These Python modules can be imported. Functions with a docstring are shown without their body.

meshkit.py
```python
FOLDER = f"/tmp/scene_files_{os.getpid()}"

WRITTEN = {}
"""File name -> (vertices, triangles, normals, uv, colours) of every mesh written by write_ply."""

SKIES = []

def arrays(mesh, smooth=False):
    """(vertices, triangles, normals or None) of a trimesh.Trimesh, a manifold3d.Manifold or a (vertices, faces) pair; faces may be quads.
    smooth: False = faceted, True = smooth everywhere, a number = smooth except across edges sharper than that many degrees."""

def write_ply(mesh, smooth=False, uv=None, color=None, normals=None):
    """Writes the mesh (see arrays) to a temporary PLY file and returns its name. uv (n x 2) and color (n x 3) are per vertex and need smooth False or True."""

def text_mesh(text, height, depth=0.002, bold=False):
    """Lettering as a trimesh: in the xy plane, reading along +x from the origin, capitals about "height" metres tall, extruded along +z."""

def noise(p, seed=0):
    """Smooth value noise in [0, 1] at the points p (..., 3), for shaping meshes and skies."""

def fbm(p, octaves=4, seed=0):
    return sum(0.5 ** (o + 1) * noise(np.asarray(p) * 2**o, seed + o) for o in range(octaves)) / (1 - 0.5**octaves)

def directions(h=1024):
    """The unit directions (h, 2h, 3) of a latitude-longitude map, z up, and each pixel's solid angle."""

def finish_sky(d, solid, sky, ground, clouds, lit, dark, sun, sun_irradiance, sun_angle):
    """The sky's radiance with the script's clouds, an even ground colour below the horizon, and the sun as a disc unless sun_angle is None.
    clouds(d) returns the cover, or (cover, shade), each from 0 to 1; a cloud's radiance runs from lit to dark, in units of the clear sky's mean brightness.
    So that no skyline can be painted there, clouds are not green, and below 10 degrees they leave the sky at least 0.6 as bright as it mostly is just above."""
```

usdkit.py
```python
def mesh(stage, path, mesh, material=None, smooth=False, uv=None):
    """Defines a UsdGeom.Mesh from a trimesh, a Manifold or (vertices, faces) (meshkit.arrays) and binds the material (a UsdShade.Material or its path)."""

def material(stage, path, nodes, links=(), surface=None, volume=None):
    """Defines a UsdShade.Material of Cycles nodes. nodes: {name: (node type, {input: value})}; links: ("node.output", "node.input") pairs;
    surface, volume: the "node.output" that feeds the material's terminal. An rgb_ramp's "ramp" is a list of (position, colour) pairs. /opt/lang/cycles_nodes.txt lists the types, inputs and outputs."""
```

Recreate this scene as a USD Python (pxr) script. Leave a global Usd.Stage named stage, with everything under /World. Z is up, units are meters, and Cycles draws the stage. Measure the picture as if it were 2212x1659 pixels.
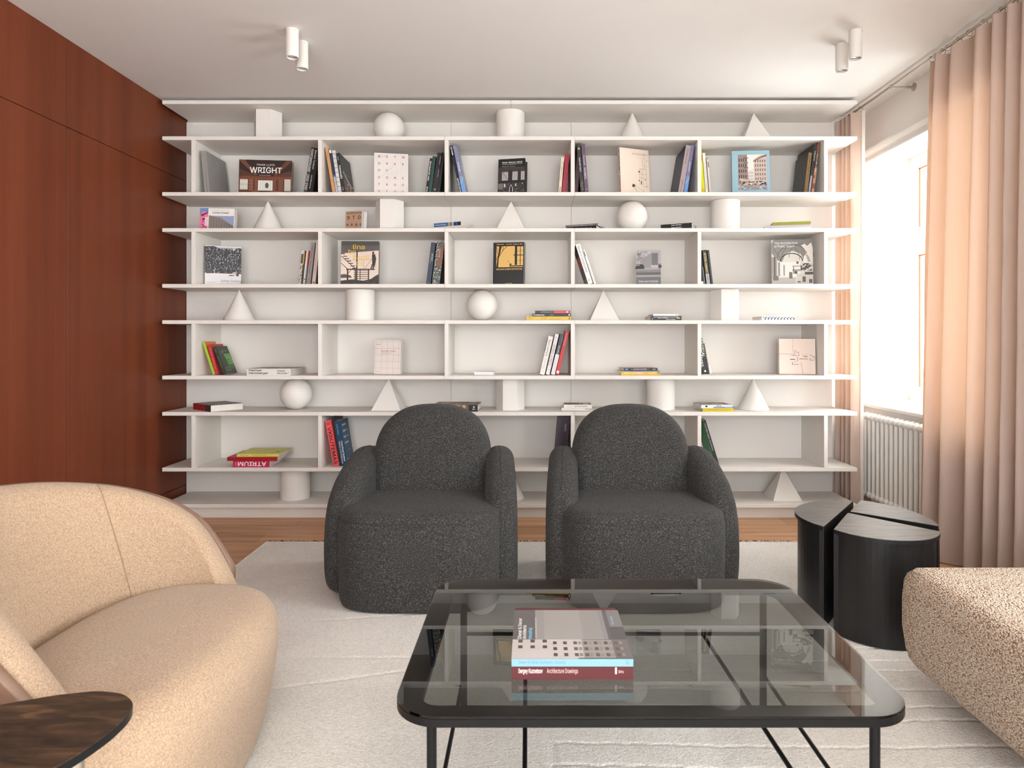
import math, random
import numpy as np, trimesh, shapely
from shapely import affinity
from shapely.geometry import Polygon
import usdkit, meshkit
from pxr import Usd, UsdGeom, UsdLux, UsdShade, Sdf, Gf, Vt

stage = Usd.Stage.CreateInMemory()
UsdGeom.SetStageUpAxis(stage, UsdGeom.Tokens.z)
UsdGeom.SetStageMetersPerUnit(stage, 1.0)
UsdGeom.Xform.Define(stage, '/World')
random.seed(7); rng = np.random.default_rng(7)

# ---------------------------------------------------------------- camera, sky, sun, window light, added fill light, exposure
F, VX, VY, CAM = 1450.0, 1146.0, 733.0, 1.154          # focal length in pixels of 2212, vanishing point, eye height
cam = UsdGeom.Camera.Define(stage, '/World/camera')
cam.AddTranslateOp().Set(Gf.Vec3d(0, 0, CAM)); cam.AddRotateXOp().Set(90.0)
cam.CreateHorizontalApertureAttr(36.0); cam.CreateVerticalApertureAttr(36.0 * 1659 / 2212)
cam.CreateFocalLengthAttr(F * 36.0 / 2212)
cam.CreateHorizontalApertureOffsetAttr((1106 - VX) * 36.0 / 2212)
cam.CreateVerticalApertureOffsetAttr(-(829.5 - VY) * 36.0 / 2212)
cam.CreateExposureAttr(0.0); cam.CreateFStopAttr(8.0); cam.CreateFocusDistanceAttr(3.6)
cam.CreateClippingRangeAttr(Gf.Vec2f(0.02, 200))
SKY, SUN, WIN1, WIN2, WIN3 = 2.0, 1.2, 9.5, 12.8, 4.4
dome = UsdLux.DomeLight.Define(stage, '/World/sky'); dome.CreateIntensityAttr(SKY); dome.CreateColorAttr(Gf.Vec3f(0.93, 0.97, 1.0))
sun = UsdLux.DistantLight.Define(stage, '/World/sun'); sun.CreateIntensityAttr(SUN); sun.CreateAngleAttr(2.0); sun.CreateColorAttr(Gf.Vec3f(1.0, 0.93, 0.82))
def aim(light, d):                                      # turns a light's -Z along d
    d = Gf.Vec3d(*d).GetNormalized(); r = Gf.Rotation(Gf.Vec3d(0, 0, -1), d)
    light.AddTransformOp().Set(Gf.Matrix4d().SetRotate(r))
aim(sun, (-1.0, 0.9, -0.62))
def window_light(name, x, y0, y1, z0, z1, power, col=(0.985, 0.99, 1.0)):
    l = UsdLux.RectLight.Define(stage, '/World/' + name)
    l.CreateWidthAttr(z1 - z0); l.CreateHeightAttr(y1 - y0); l.CreateIntensityAttr(power); l.CreateColorAttr(Gf.Vec3f(*col))
    l.AddTranslateOp().Set(Gf.Vec3d(x, (y0 + y1) / 2, (z0 + z1) / 2)); l.AddRotateYOp().Set(90.0)
window_light('daylight_far', 3.02, 3.35, 4.85, 0.8, 2.42, WIN1)
window_light('daylight_near', 3.02, 0.45, 2.05, 0.8, 2.42, WIN2)
window_light('daylight_rear', 3.02, -1.75, -0.15, 0.8, 2.42, WIN2 * 0.6)
l = UsdLux.RectLight.Define(stage, '/World/fill_behind_viewer'); l.CreateWidthAttr(3.0); l.CreateHeightAttr(2.1); l.CreateIntensityAttr(WIN3); l.CreateColorAttr(Gf.Vec3f(0.96, 0.98, 1.0))  # unseen fill light, added behind the viewer to brighten shelves evenly
l.AddTranslateOp().Set(Gf.Vec3d(0.1, -2.75, 1.25)); l.AddRotateXOp().Set(90.0)

# ---------------------------------------------------------------- helpers
def lin(c):
    c = np.asarray(c, float) / 255.0
    return tuple(np.where(c <= 0.04045, c / 12.92, ((c + 0.055) / 1.055) ** 2.4))
used = {}
def numbered(path):
    n = used.get(path, 0); used[path] = n + 1
    return path if n == 0 else f'{path}_{n:03d}'
def tag(p, label=None, cat=None, group=None, kind=None):
    for k, v in (('label', label), ('category', cat), ('group', group), ('kind', kind)):
        if v: p.SetCustomDataByKey(k, v)
    return p
def thing(name, label, cat, loc=(0, 0, 0), rz=0.0, group=None, kind=None, mat4=None):
    x = UsdGeom.Xform.Define(stage, numbered('/World/' + name))
    if mat4 is not None:
        x.AddTransformOp().Set(Gf.Matrix4d(*np.asarray(mat4, float).T.ravel().tolist()))
    else:
        x.AddTranslateOp().Set(Gf.Vec3d(*map(float, loc)))
        if rz: x.AddRotateZOp().Set(float(rz))
    return tag(x.GetPrim(), label, cat, group, kind)
def obj(name, mesh, m, parent=None, label=None, smooth=False, cat=None, group=None, kind=None):
    base = str(parent.GetPath()) if parent is not None else '/World'
    g = usdkit.mesh(stage, numbered(base + '/' + name), mesh, m, smooth=smooth)
    return tag(g.GetPrim(), label, cat, group, kind)
def copy_of(src, name, label, loc, rz=0.0, group=None):
    p = stage.DefinePrim(numbered('/World/' + name), 'Xform')
    p.GetReferences().AddInternalReference(src.GetPath()); p.SetInstanceable(True)
    x = UsdGeom.Xformable(p); x.ClearXformOpOrder(); x.AddTranslateOp().Set(Gf.Vec3d(*map(float, loc)))
    x.AddRotateZOp().Set(float(rz))
    tag(p, label, src.GetCustomDataByKey('category'), group or src.GetCustomDataByKey('group'))
    return p
cat_ = trimesh.util.concatenate
def box(x0, x1, y0, y1, z0, z1, b=0.0):
    if b <= 0:
        m = trimesh.creation.box([x1 - x0, y1 - y0, z1 - z0]); m.apply_translation([(x0 + x1) / 2, (y0 + y1) / 2, (z0 + z1) / 2]); return m
    p = []
    for sx in (0, 1):
        for sy in (0, 1):
            for sz in (0, 1):
                c = np.array([(x0, x1)[sx], (y0, y1)[sy], (z0, z1)[sz]]); s = np.array([1 - 2 * sx, 1 - 2 * sy, 1 - 2 * sz]) * b
                for k in range(3):
                    o = s.copy(); o[k] = 0; p.append(c + o)
    return trimesh.convex.convex_hull(np.array(p))
def tube(a, b, r, n=20):
    return trimesh.creation.cylinder(radius=r, segment=[a, b], sections=n)
def path_tube(pts, r, n=8):
    pts = np.asarray(pts, float); rings = []
    for i, p in enumerate(pts):
        t = pts[min(i + 1, len(pts) - 1)] - pts[max(i - 1, 0)]; t /= np.linalg.norm(t)
        u = np.cross(t, [0, 0, 1.0]); u = np.array([1.0, 0, 0]) if np.linalg.norm(u) < 1e-4 else u / np.linalg.norm(u)
        w = np.cross(t, u); a = np.linspace(0, 2 * math.pi, n, endpoint=False)
        rings.append(p + r * (np.cos(a)[:, None] * u + np.sin(a)[:, None] * w))
    return loft(rings)
def loft(rings, cap=True):
    n = len(rings[0]); v = np.vstack(rings); f = []
    i = np.arange(n); j = (i + 1) % n
    for k in range(len(rings) - 1):
        a, b = k * n, (k + 1) * n
        f.append(np.stack([a + i, a + j, b + j], 1)); f.append(np.stack([a + i, b + j, b + i], 1))
    if cap:
        for k, flip in ((0, True), (len(rings) - 1, False)):
            c = len(v); v = np.vstack([v, rings[k].mean(0)])
            t = np.stack([k * n + i, k * n + j, np.full(n, c)], 1); f.append(t[:, ::-1] if flip else t)
    m = trimesh.Trimesh(v, np.vstack(f), process=False); m.fix_normals(); return m
def star_ring(poly, n=160, c=None, first=0.0):          # n boundary points of a star-shaped polygon, by angle about c
    c = c or (poly.centroid.x, poly.centroid.y); out = []; R = 10.0; line = poly.exterior
    for a in np.linspace(first, first + 2 * math.pi, n, endpoint=False):
        hit = line.intersection(shapely.LineString([c, (c[0] + R * math.cos(a), c[1] + R * math.sin(a))]))
        g = [hit] if hit.geom_type == 'Point' else [x for x in getattr(hit, 'geoms', [hit])]
        q = max(((x.coords[0]) for x in g), key=lambda q: (q[0] - c[0]) ** 2 + (q[1] - c[1]) ** 2)
        out.append(q)
    return np.array(out)
def smooth_poly(pts, n=400, k=12):                      # a closed smooth outline through control points
    p = np.asarray(pts, float); q = Polygon(p).exterior
    s = np.array([q.interpolate(t, normalized=True).coords[0] for t in np.linspace(0, 1, n, endpoint=False)])
    w = np.hanning(2 * k + 3)[1:-1]; w /= w.sum()
    for _ in range(2):
        s = sum(wi * np.roll(s, i - k, 0) for i, wi in enumerate(w))
    return Polygon(s)
def inflate(poly, thick, rnd, n=120, steps=7, crown=0.0, c=None):
    """A cushion: the outline extruded along its normal from -thick/2 to thick/2, the edges rounded by rnd, faces domed by crown. Points (u, v, w)."""
    c = c or (poly.centroid.x, poly.centroid.y); rings = []
    for side in (-1, 1):
        lay = []
        for t in np.linspace(0, 1, steps):
            a = t * math.pi / 2; ins = rnd * (1 - math.sin(a)); w = side * (thick / 2 - rnd + rnd * math.cos(a))
            r = star_ring(poly.buffer(-ins), n, c); lay.append((r, w))
        inner = []
        r0, w0 = lay[0]
        for s in (0.25, 0.5, 0.75, 0.9):
            inner.append((np.array(c) + (r0 - np.array(c)) * s, w0 + side * crown * (1 - s * s)))
        seq = inner + lay
        rings.append(seq if side < 0 else seq[::-1][1:])
    out = [np.column_stack([r, np.full(len(r), w)]) for r, w in rings[0] + rings[1]]
    return loft(out)
def remap(m, fn):
    v = np.array(fn(*np.array(m.vertices).T)).T
    t = trimesh.Trimesh(v, m.faces, process=False); t.fix_normals(); return t
def lathe(profile, n=48):
    return trimesh.creation.revolve(np.asarray(profile, float), sections=n)
def extrude(poly, z0, z1):
    m = trimesh.creation.extrude_polygon(poly, z1 - z0, engine='earcut'); m.apply_translation([0, 0, z0]); return m
def moved(m, *t):
    m = m.copy(); m.apply_translation(t); return m

# ---------------------------------------------------------------- materials
mats = {}
def mat(name, nodes, links, surface='p.BSDF'):
    if name not in mats:
        mats[name] = usdkit.material(stage, '/World/Looks/' + name, nodes, links, surface=surface)
    return mats[name]
def plain(name, c, rough=0.5, metal=0.0, spec=0.5, **kw):
    return mat(name, {'p': ('principled_bsdf', {'base_color': lin(c), 'roughness': rough, 'metallic': metal, 'specular_ior_level': spec, **kw})}, [])
def paint(name, c, rough=0.6, scale=60, amount=0.05, spec=0.3):
    return mat(name, {'g': ('geometry', {}), 'n': ('noise_texture', {'scale': scale, 'detail': 3.0}),
                      'b': ('bump', {'strength': amount, 'distance': 0.002}),
                      'p': ('principled_bsdf', {'base_color': lin(c), 'roughness': rough, 'specular_ior_level': spec})},
               [('g.position', 'n.vector'), ('n.fac', 'b.height'), ('b.normal', 'p.normal')])
def grain(name, stops, stretch, scale=1.0, detail=6.0, rough=0.4, bump=0.1, fine=(1, 1, 1), fine_amt=0.35, dark=(0.6, 0.6, 0.6), spec=0.4, rot=(0, 0, 0), contrast=(0.3, 0.7), dist=0.4):
    st = [(contrast[0] + (contrast[1] - contrast[0]) * s, lin(c)) for s, c in stops]
    return mat(name, {'t': ('texture_coordinate', {}), 'm': ('mapping', {'scale': stretch, 'rotation': rot}), 'mf': ('mapping', {'scale': fine, 'rotation': rot}),
                      'n': ('noise_texture', {'scale': scale, 'detail': detail, 'roughness': 0.55, 'distortion': dist}),
                      'nf': ('noise_texture', {'scale': 1.0, 'detail': 4.0, 'roughness': 0.6}),
                      'rf': ('rgb_ramp', {'ramp': [(0.35, dark), (0.6, (1, 1, 1))]}),
                      'r': ('rgb_ramp', {'ramp': st}), 'x': ('mix_color', {'blend_type': 'multiply', 'fac': fine_amt}),
                      'b': ('bump', {'strength': bump, 'distance': 0.001}),
                      'p': ('principled_bsdf', {'roughness': rough, 'specular_ior_level': spec})},
               [('t.object', 'm.vector'), ('t.object', 'mf.vector'), ('m.vector', 'n.vector'), ('mf.vector', 'nf.vector'), ('n.fac', 'r.fac'), ('nf.fac', 'rf.fac'),
                ('r.color', 'x.a'), ('rf.color', 'x.b'), ('x.result', 'p.base_color'), ('nf.fac', 'b.height'), ('b.normal', 'p.normal')])
def fabric(name, stops, scale, bump=0.5, distance=0.003, rough=0.9, sheen=0.2, tone=0.15, stretch=(1, 1, 1), kind='noise', tone_scale=3.0):
    tex = ('noise_texture', {'scale': scale, 'detail': 3.0, 'roughness': 0.65}) if kind == 'noise' else ('voronoi_texture', {'scale': scale, 'randomness': 0.9})
    out = 'n.fac' if kind == 'noise' else 'n.distance'
    return mat(name, {'t': ('texture_coordinate', {}), 'm': ('mapping', {'scale': stretch}), 'n': tex, 'n2': ('noise_texture', {'scale': tone_scale, 'detail': 3.0}),
                      'r': ('rgb_ramp', {'ramp': [(s, lin(c)) for s, c in stops]}), 'r2': ('rgb_ramp', {'ramp': [(0.3, (0.72, 0.72, 0.72)), (0.7, (1, 1, 1))]}),
                      'x': ('mix_color', {'blend_type': 'multiply', 'fac': tone}),
                      'b': ('bump', {'strength': bump, 'distance': distance, 'invert': kind != 'noise'}),
                      'p': ('principled_bsdf', {'roughness': rough, 'sheen_weight': sheen, 'sheen_roughness': 0.5, 'specular_ior_level': 0.15})},
               [('t.object', 'm.vector'), ('m.vector', 'n.vector'), ('t.object', 'n2.vector'), (out, 'r.fac'), ('n2.fac', 'r2.fac'), ('r.color', 'x.a'), ('r2.color', 'x.b'),
                ('x.result', 'p.base_color'), (out, 'b.height'), ('b.normal', 'p.normal')])

WALL = paint('wall_paint', (238, 233, 227), 0.75, amount=0.0)
CEIL = paint('ceiling_paint', (228, 225, 221), 0.8, amount=0.0)
SHELF = paint('shelf_white', (230, 225, 219), 0.55, 90, 0.0, 0.25)
SOLID = paint('plaster_white', (232, 228, 222), 0.55, 120, 0.0, 0.3)
TRIM = plain('trim_white', (232, 229, 223), 0.4)
RADI = plain('radiator_enamel', (240, 239, 234), 0.3)
STEEL = plain('brushed_steel', (190, 182, 170), 0.28, 1.0)
BLACKM = plain('black_powder_coat', (14, 14, 15), 0.42, spec=0.25)
LAMPW = plain('lamp_white', (226, 222, 216), 0.5)
REFL = plain('lamp_reflector', (200, 203, 205), 0.2, 1.0)
DARK = plain('dark_gap', (38, 30, 26), 0.8)
WOODW = grain('mahogany_veneer', [(0.0, (82, 37, 20)), (0.5, (110, 54, 31)), (1.0, (128, 67, 41))], (1.0, 5.0, 0.12), 1.3, 4.0, 0.45, 0.04, (1, 190, 5), 0.3, (0.74, 0.70, 0.68), spec=0.22, contrast=(0.15, 0.85))
OAK = [grain(f'oak_{i}', [(0.0, tuple(int(v * s) for v in (168, 124, 90))), (0.5, tuple(int(v * s) for v in (188, 144, 108))), (1.0, tuple(int(v * s) for v in (206, 162, 126)))],
             (0.8, 14.0, 14.0), 1.5, 6.0, 0.42, 0.05, (3, 220, 220), 0.3, (0.75, 0.7, 0.68)) for i, s in enumerate((0.92, 1.0, 1.06, 0.97))]
WENGE = grain('dark_oak_top', [(0.0, (38, 27, 20)), (0.5, (62, 45, 33)), (1.0, (98, 72, 52))], (5.0, 26.0, 1.0), 1.4, 7.0, 0.5, 0.3, (30, 260, 30), 0.5, (0.45, 0.42, 0.4), dist=1.2)
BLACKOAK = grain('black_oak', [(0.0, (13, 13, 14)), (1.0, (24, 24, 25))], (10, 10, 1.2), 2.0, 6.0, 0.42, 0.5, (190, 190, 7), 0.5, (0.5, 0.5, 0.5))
SHEENTOP = grain('black_oak_painted_sheen', [(0.0, (70, 69, 69)), (1.0, (112, 110, 109))], (4, 30, 4), 2.0, 6.0, 0.36, 0.6, (14, 300, 14), 0.5, (0.45, 0.45, 0.45), rot=(0, 0, 0.85))  # window sheen on the black oak tops, painted in as paler grey
CHAIR = fabric('charcoal_boucle', sheen=0.06, bump=0.7, distance=0.0035, tone=0.2, scale=190, stops=[(0.30, (36, 36, 36)), (0.52, (58, 57, 56)), (0.80, (112, 110, 106))])
SEAM = plain('charcoal_seam', (48, 48, 48), 0.9)
TAN = fabric('tan_wool', [(0.3, (146, 120, 98)), (0.5, (172, 146, 121)), (0.72, (192, 168, 144))], 260, 0.6, 0.003, tone=0.22)
TANSEAM = plain('tan_seam', (150, 124, 102), 0.9)
LEATHER = plain('taupe_leather', (124, 97, 80), 0.5)
NUBBY = fabric('nubby_boucle', [(0.16, (240, 230, 218)), (0.48, (224, 200, 174)), (0.74, (146, 102, 74))], 240, 1.0, 0.008, stretch=(1, 0.6, 1.25), kind='voronoi', tone=0.1)
RUGM = fabric('rug_pile', [(0.3, (216, 209, 200)), (0.55, (238, 233, 226)), (0.75, (246, 242, 236))], 150, 0.8, 0.006, tone=0.25, tone_scale=5.0)
FRINGE = plain('dark_fringe', (56, 48, 42), 0.9)
RIM = plain('orange_gasket', (188, 108, 66), 0.6)
PRINT = mat('book_print', {'a': ('attribute', {'attribute': 'col'}), 'p': ('principled_bsdf', {'roughness': 0.42, 'specular_ior_level': 0.4})}, [('a.color', 'p.base_color')])
PAGES = mat('book_pages', {'t': ('texture_coordinate', {}), 'm': ('mapping', {'scale': (900, 1, 1)}), 'n': ('noise_texture', {'scale': 1.0, 'detail': 2.0}),
                           'r': ('rgb_ramp', {'ramp': [(0.3, lin((205, 198, 186))), (0.6, lin((236, 232, 224)))]}), 'p': ('principled_bsdf', {'roughness': 0.8})},
            [('t.object', 'm.vector'), ('m.vector', 'n.vector'), ('n.fac', 'r.fac'), ('r.color', 'p.base_color')])
def cloth_mat(name, c, through, amount):
    return mat(name, {'t': ('texture_coordinate', {}), 'm': ('mapping', {'scale': (1, 1, 1)}), 'n': ('noise_texture', {'scale': 420.0, 'detail': 2.0}), 'b': ('bump', {'strength': 0.25, 'distance': 0.001}),
                      'd': ('diffuse_bsdf', {'color': lin(c)}), 's': ('translucent_bsdf', {'color': lin(through)}), 'x': ('mix_closure', {'fac': amount})},
               [('t.object', 'm.vector'), ('m.vector', 'n.vector'), ('n.fac', 'b.height'), ('b.normal', 'd.normal'), ('d.BSDF', 'x.closure1'), ('s.BSDF', 'x.closure2')], 'x.closure')
CURTAIN = cloth_mat('peach_curtain', (196, 176, 164), (236, 188, 150), 0.15)
SELV = cloth_mat('pale_selvage', (232, 226, 218), (240, 230, 216), 0.3)
GLASS = mat('window_glass', {'f': ('fresnel', {'IOR': 1.45}), 't': ('transparent_bsdf', {'color': (0.97, 0.98, 0.98)}), 'g': ('glossy_bsdf', {'color': (1, 1, 1), 'roughness': 0.0}), 'ge': ('geometry', {}), 'ma': ('math', {'math_type': 'subtract', 'value1': 1.0}), 'mu': ('math', {'math_type': 'multiply'}), 'x': ('mix_closure', {})},
            [('ge.backfacing', 'ma.value2'), ('f.fac', 'mu.value1'), ('ma.value', 'mu.value2'), ('mu.value', 'x.fac'), ('t.BSDF', 'x.closure1'), ('g.BSDF', 'x.closure2')], 'x.closure')
SMOKED = mat('smoked_glass', {'f': ('fresnel', {'IOR': 1.47}), 't': ('transparent_bsdf', {'color': (0.47, 0.49, 0.48)}), 'g': ('glossy_bsdf', {'color': (1, 1, 1), 'roughness': 0.0}), 'ge': ('geometry', {}), 'ma': ('math', {'math_type': 'subtract', 'value1': 1.0}), 'mu': ('math', {'math_type': 'multiply'}), 'x': ('mix_closure', {})},
             [('ge.backfacing', 'ma.value2'), ('f.fac', 'mu.value1'), ('ma.value', 'mu.value2'), ('mu.value', 'x.fac'), ('t.BSDF', 'x.closure1'), ('g.BSDF', 'x.closure2')], 'x.closure')

# ================================================================ ROOM
XL, XR, YB, YN, ZC = -2.401, 2.32, 4.70, -2.2, 2.7116
WT = 0.46                                                # depth of the window wall
ST = dict(kind='structure')
obj('ceiling', box(XL - 0.2, 3.4, YN - 0.2, 5.5, ZC, ZC + 0.2), CEIL, label='smooth white painted ceiling', cat='ceiling', **ST)
obj('wall_back', box(XL - 0.2, XR, YB, 4.915, 0, ZC), WALL, label='white wall behind the bookcase', cat='wall', **ST)
obj('wall_near', cat_([box(XL - 0.2, -1.5, YN - 0.2, YN, 0, ZC), box(1.7, 3.4, YN - 0.2, YN, 0, ZC), box(-1.5, 1.7, YN - 0.2, YN, 2.35, ZC), box(-1.5, 1.7, YN - 0.2, YN, 0, 0.12)]), WALL, label='white wall behind the viewer', cat='wall', **ST)  # unseen opening left in this wall for the added fill light

# floor: oak planks laid along x
fl = thing('floor', 'warm brown oak plank floor', 'floor', kind='structure')
obj('subfloor', box(XL - 0.2, 3.4, YN - 0.2, 5.5, -0.06, -0.016), DARK, fl)
pw, y, row = 0.178, YN, 0
y = 3.99 - pw * math.ceil((3.99 - YN) / pw)
while y < 4.74:
    x = XL - random.uniform(0.2, 1.6)
    while x < XR + 0.2:
        L = random.uniform(1.5, 2.1)
        x0, x1 = max(x, XL), min(x + L, XR + 0.02)
        if x1 - x0 > 0.05:
            obj('plank', box(x0 + 0.0008, x1 - 0.0008, y + 0.0008, y + pw - 0.0008, -0.016, 0.0, 0.0012), OAK[random.randrange(4)], fl)
        x += L
    y += pw; row += 1

# left wall: mahogany veneer panels with shadow gaps, low skirting
wl = thing('wall_left', 'left wall clad in reddish brown mahogany veneer panels', 'wall', kind='structure')
obj('wall_core', box(XL - 0.2, XL - 0.02, YN, 4.915, 0, ZC), DARK, wl)
seams = [YN, -0.12, 1.08, 2.279, 3.4785, YB]
for a, b in zip(seams[:-1], seams[1:]):
    for z0, z1 in ((0.143, 2.2525), (2.2555, ZC)):
        obj('veneer_panel', box(XL - 0.02, XL, a + 0.0012, b - 0.0012, z0, z1, 0.0012), WOODW, wl)
obj('baseboard_left', box(XL - 0.02, XL - 0.002, YN, YB, 0.0, 0.139, 0.001), WOODW, label='mahogany skirting along the left wall', cat='baseboard', **ST)

# right wall with the deep window niche (far) and a second window beside the viewer
W1 = (3.22, 4.915, 0.69, 2.358); W2 = (0.35, 2.15, 0.69, 2.358); W3 = (-1.85, -0.05, 0.69, 2.358)
parts = [box(XR, XR + WT + 0.1, YN, 5.4, 0, W1[2]), box(XR, XR + WT + 0.1, YN, W3[0], W1[2], ZC), box(XR, XR + WT + 0.1, W3[1], W2[0], W1[2], ZC), box(XR, XR + WT + 0.1, W2[1], W1[0], W1[2], ZC),
         box(XR, XR + WT + 0.1, 4.915, 5.4, W1[2], ZC)]
for w in (W1, W2, W3):                                       # lintel: its soffit rises towards the window
    pr = Polygon([(XR, w[3]), (XR + WT + 0.1, w[3] + 0.147), (XR + WT + 0.1, ZC), (XR, ZC)])
    m = trimesh.creation.extrude_polygon(pr, w[1] - w[0], engine='earcut')      # (x, z, along)
    m = remap(m, lambda a, b, c, w=w: (a, w[0] + c, b)); parts.append(m)
obj('wall_right', cat_(parts), WALL, label='white plastered window wall on the right', cat='wall', **ST)

windows = []
def window(y0, y1, label):
    windows.append(1); w = thing(f'window_{len(windows)}', label, 'window', kind='structure')
    xf = XR + WT                                         # room face of the frame
    zb, zt, tr0, tr1 = 0.815, 2.397, 1.784, 1.898
    fw = 0.085
    obj('sill', box(XR - 0.025, xf + 0.02, y0 + 0.001, y1 - 0.001, 0.691, 0.715, 0.004), TRIM, w)
    fr = [box(xf, xf + 0.08, y1 - fw, y1, 0.715, 2.50), box(xf, xf + 0.08, y0, y0 + fw, 0.715, 2.50), box(xf, xf + 0.08, y0 + fw, y1 - fw, 2.40, 2.50),
          box(xf, xf + 0.08, y0 + fw, y1 - fw, 0.715, 0.775), box(xf - 0.012, xf + 0.07, y0, y1, tr0 + 0.03, tr1 - 0.0)]
    obj('frame', cat_(fr), TRIM, w)
    ym = (y0 + y1) / 2
    for a, b, z0, z1 in ((ym, y1 - fw + 0.03, 0.755, tr0 + 0.035), (y0 + fw - 0.03, ym, 0.755, tr0 + 0.035), (ym, y1 - fw + 0.03, tr1 - 0.005, 2.44), (y0 + fw - 0.03, ym, tr1 - 0.005, 2.44)):
        s = 0.062; xs = xf - 0.014
        m = cat_([box(xs, xs + 0.05, a, a + s, z0, z1, 0.003), box(xs, xs + 0.05, b - s, b, z0, z1, 0.003), box(xs, xs + 0.05, a + s, b - s, z1 - s, z1, 0.003), box(xs, xs + 0.05, a + s, b - s, z0, z0 + s, 0.003)])
        sash = obj('sash', m, TRIM, w)
        g = 0.010
        obj('gasket', cat_([box(xs + 0.012, xs + 0.02, a + s, a + s + g, z0 + s, z1 - s), box(xs + 0.012, xs + 0.02, b - s - g, b - s, z0 + s, z1 - s), box(xs + 0.012, xs + 0.02, a + s, b - s, z1 - s - g, z1 - s)]), RIM, sash)
        obj('pane', box(xs + 0.024, xs + 0.028, a + s, b - s, z0 + s, z1 - s), GLASS, sash)
    # moulded casing over the opening
    prof = [(0, 0), (0.012, 0.0), (0.022, 0.006), (0.022, 0.02), (0.012, 0.03), (0.012, 0.045), (0.03, 0.058), (0.036, 0.075), (0.036, 0.088), (0.0, 0.092)]
    m = trimesh.creation.extrude_polygon(Polygon(prof), (y1 - y0) + 0.1, engine='earcut')
    obj('casing', remap(m, lambda a, b, c: (XR - a, y0 - 0.05 + c, W1[3] + b)), TRIM, w)
    return w
window(W1[0], W1[1], 'white casement window in the deep niche beside the bookcase')
window(W2[0], W2[1], 'white casement window beside the daybed'); window(W3[0], W3[1], 'white casement window behind the viewer')

# ================================================================ BOOKCASE
YF, YK, SX = 4.3155, 4.680, 336.0
zs = [CAM + (VY - y) / SX for y in (216.4, 294.3, 414.8, 492.7, 613.4, 691.7, 811.5, 890.0, 1010.5, 1089.0)]   # shelf top heights
TH = 0.0242
bx0, bx1 = (350 - VX) / SX, (1852.1 - VX) / SX
seamx = [(960.2 - VX) / SX, (1241 - VX) / SX]
divx = [(p - VX) / SX for p in (413.1, 686.7, 960.2, 1233.3, 1506.9, 1780.2)]
bc = thing('bookcase', 'wall-wide white built-in bookcase of tall and low rows', 'bookcase')
for i, z in enumerate(zs):
    cuts = [bx0, (1103 - VX) / SX, bx1] if i == 0 else [bx0, *seamx, bx1]
    for a, b in zip(cuts[:-1], cuts[1:]):
        obj('shelf', box(a + 0.0006, b - 0.0006, YF, YK, z - TH, z, 0.0012), SHELF, bc)
for r in (1, 3, 5, 7):
    for x in divx:
        obj('divider', box(x, x + TH, YF + 0.0005, YK, zs[r + 1], zs[r] - TH, 0.001), SHELF, bc)
cuts = [XL + 0.001, *seamx, 2.104]
for a, b in zip(cuts[:-1], cuts[1:]):
    obj('back_panel', box(a + 0.0006, b - 0.0006, YK, YB, 0, zs[0] - TH, 0.001), SHELF, bc)
obj('plinth', box(bx0 + 0.02, bx1 - 0.02, YF + 0.03, YK, 0, zs[9] - TH), SHELF, bc)

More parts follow.
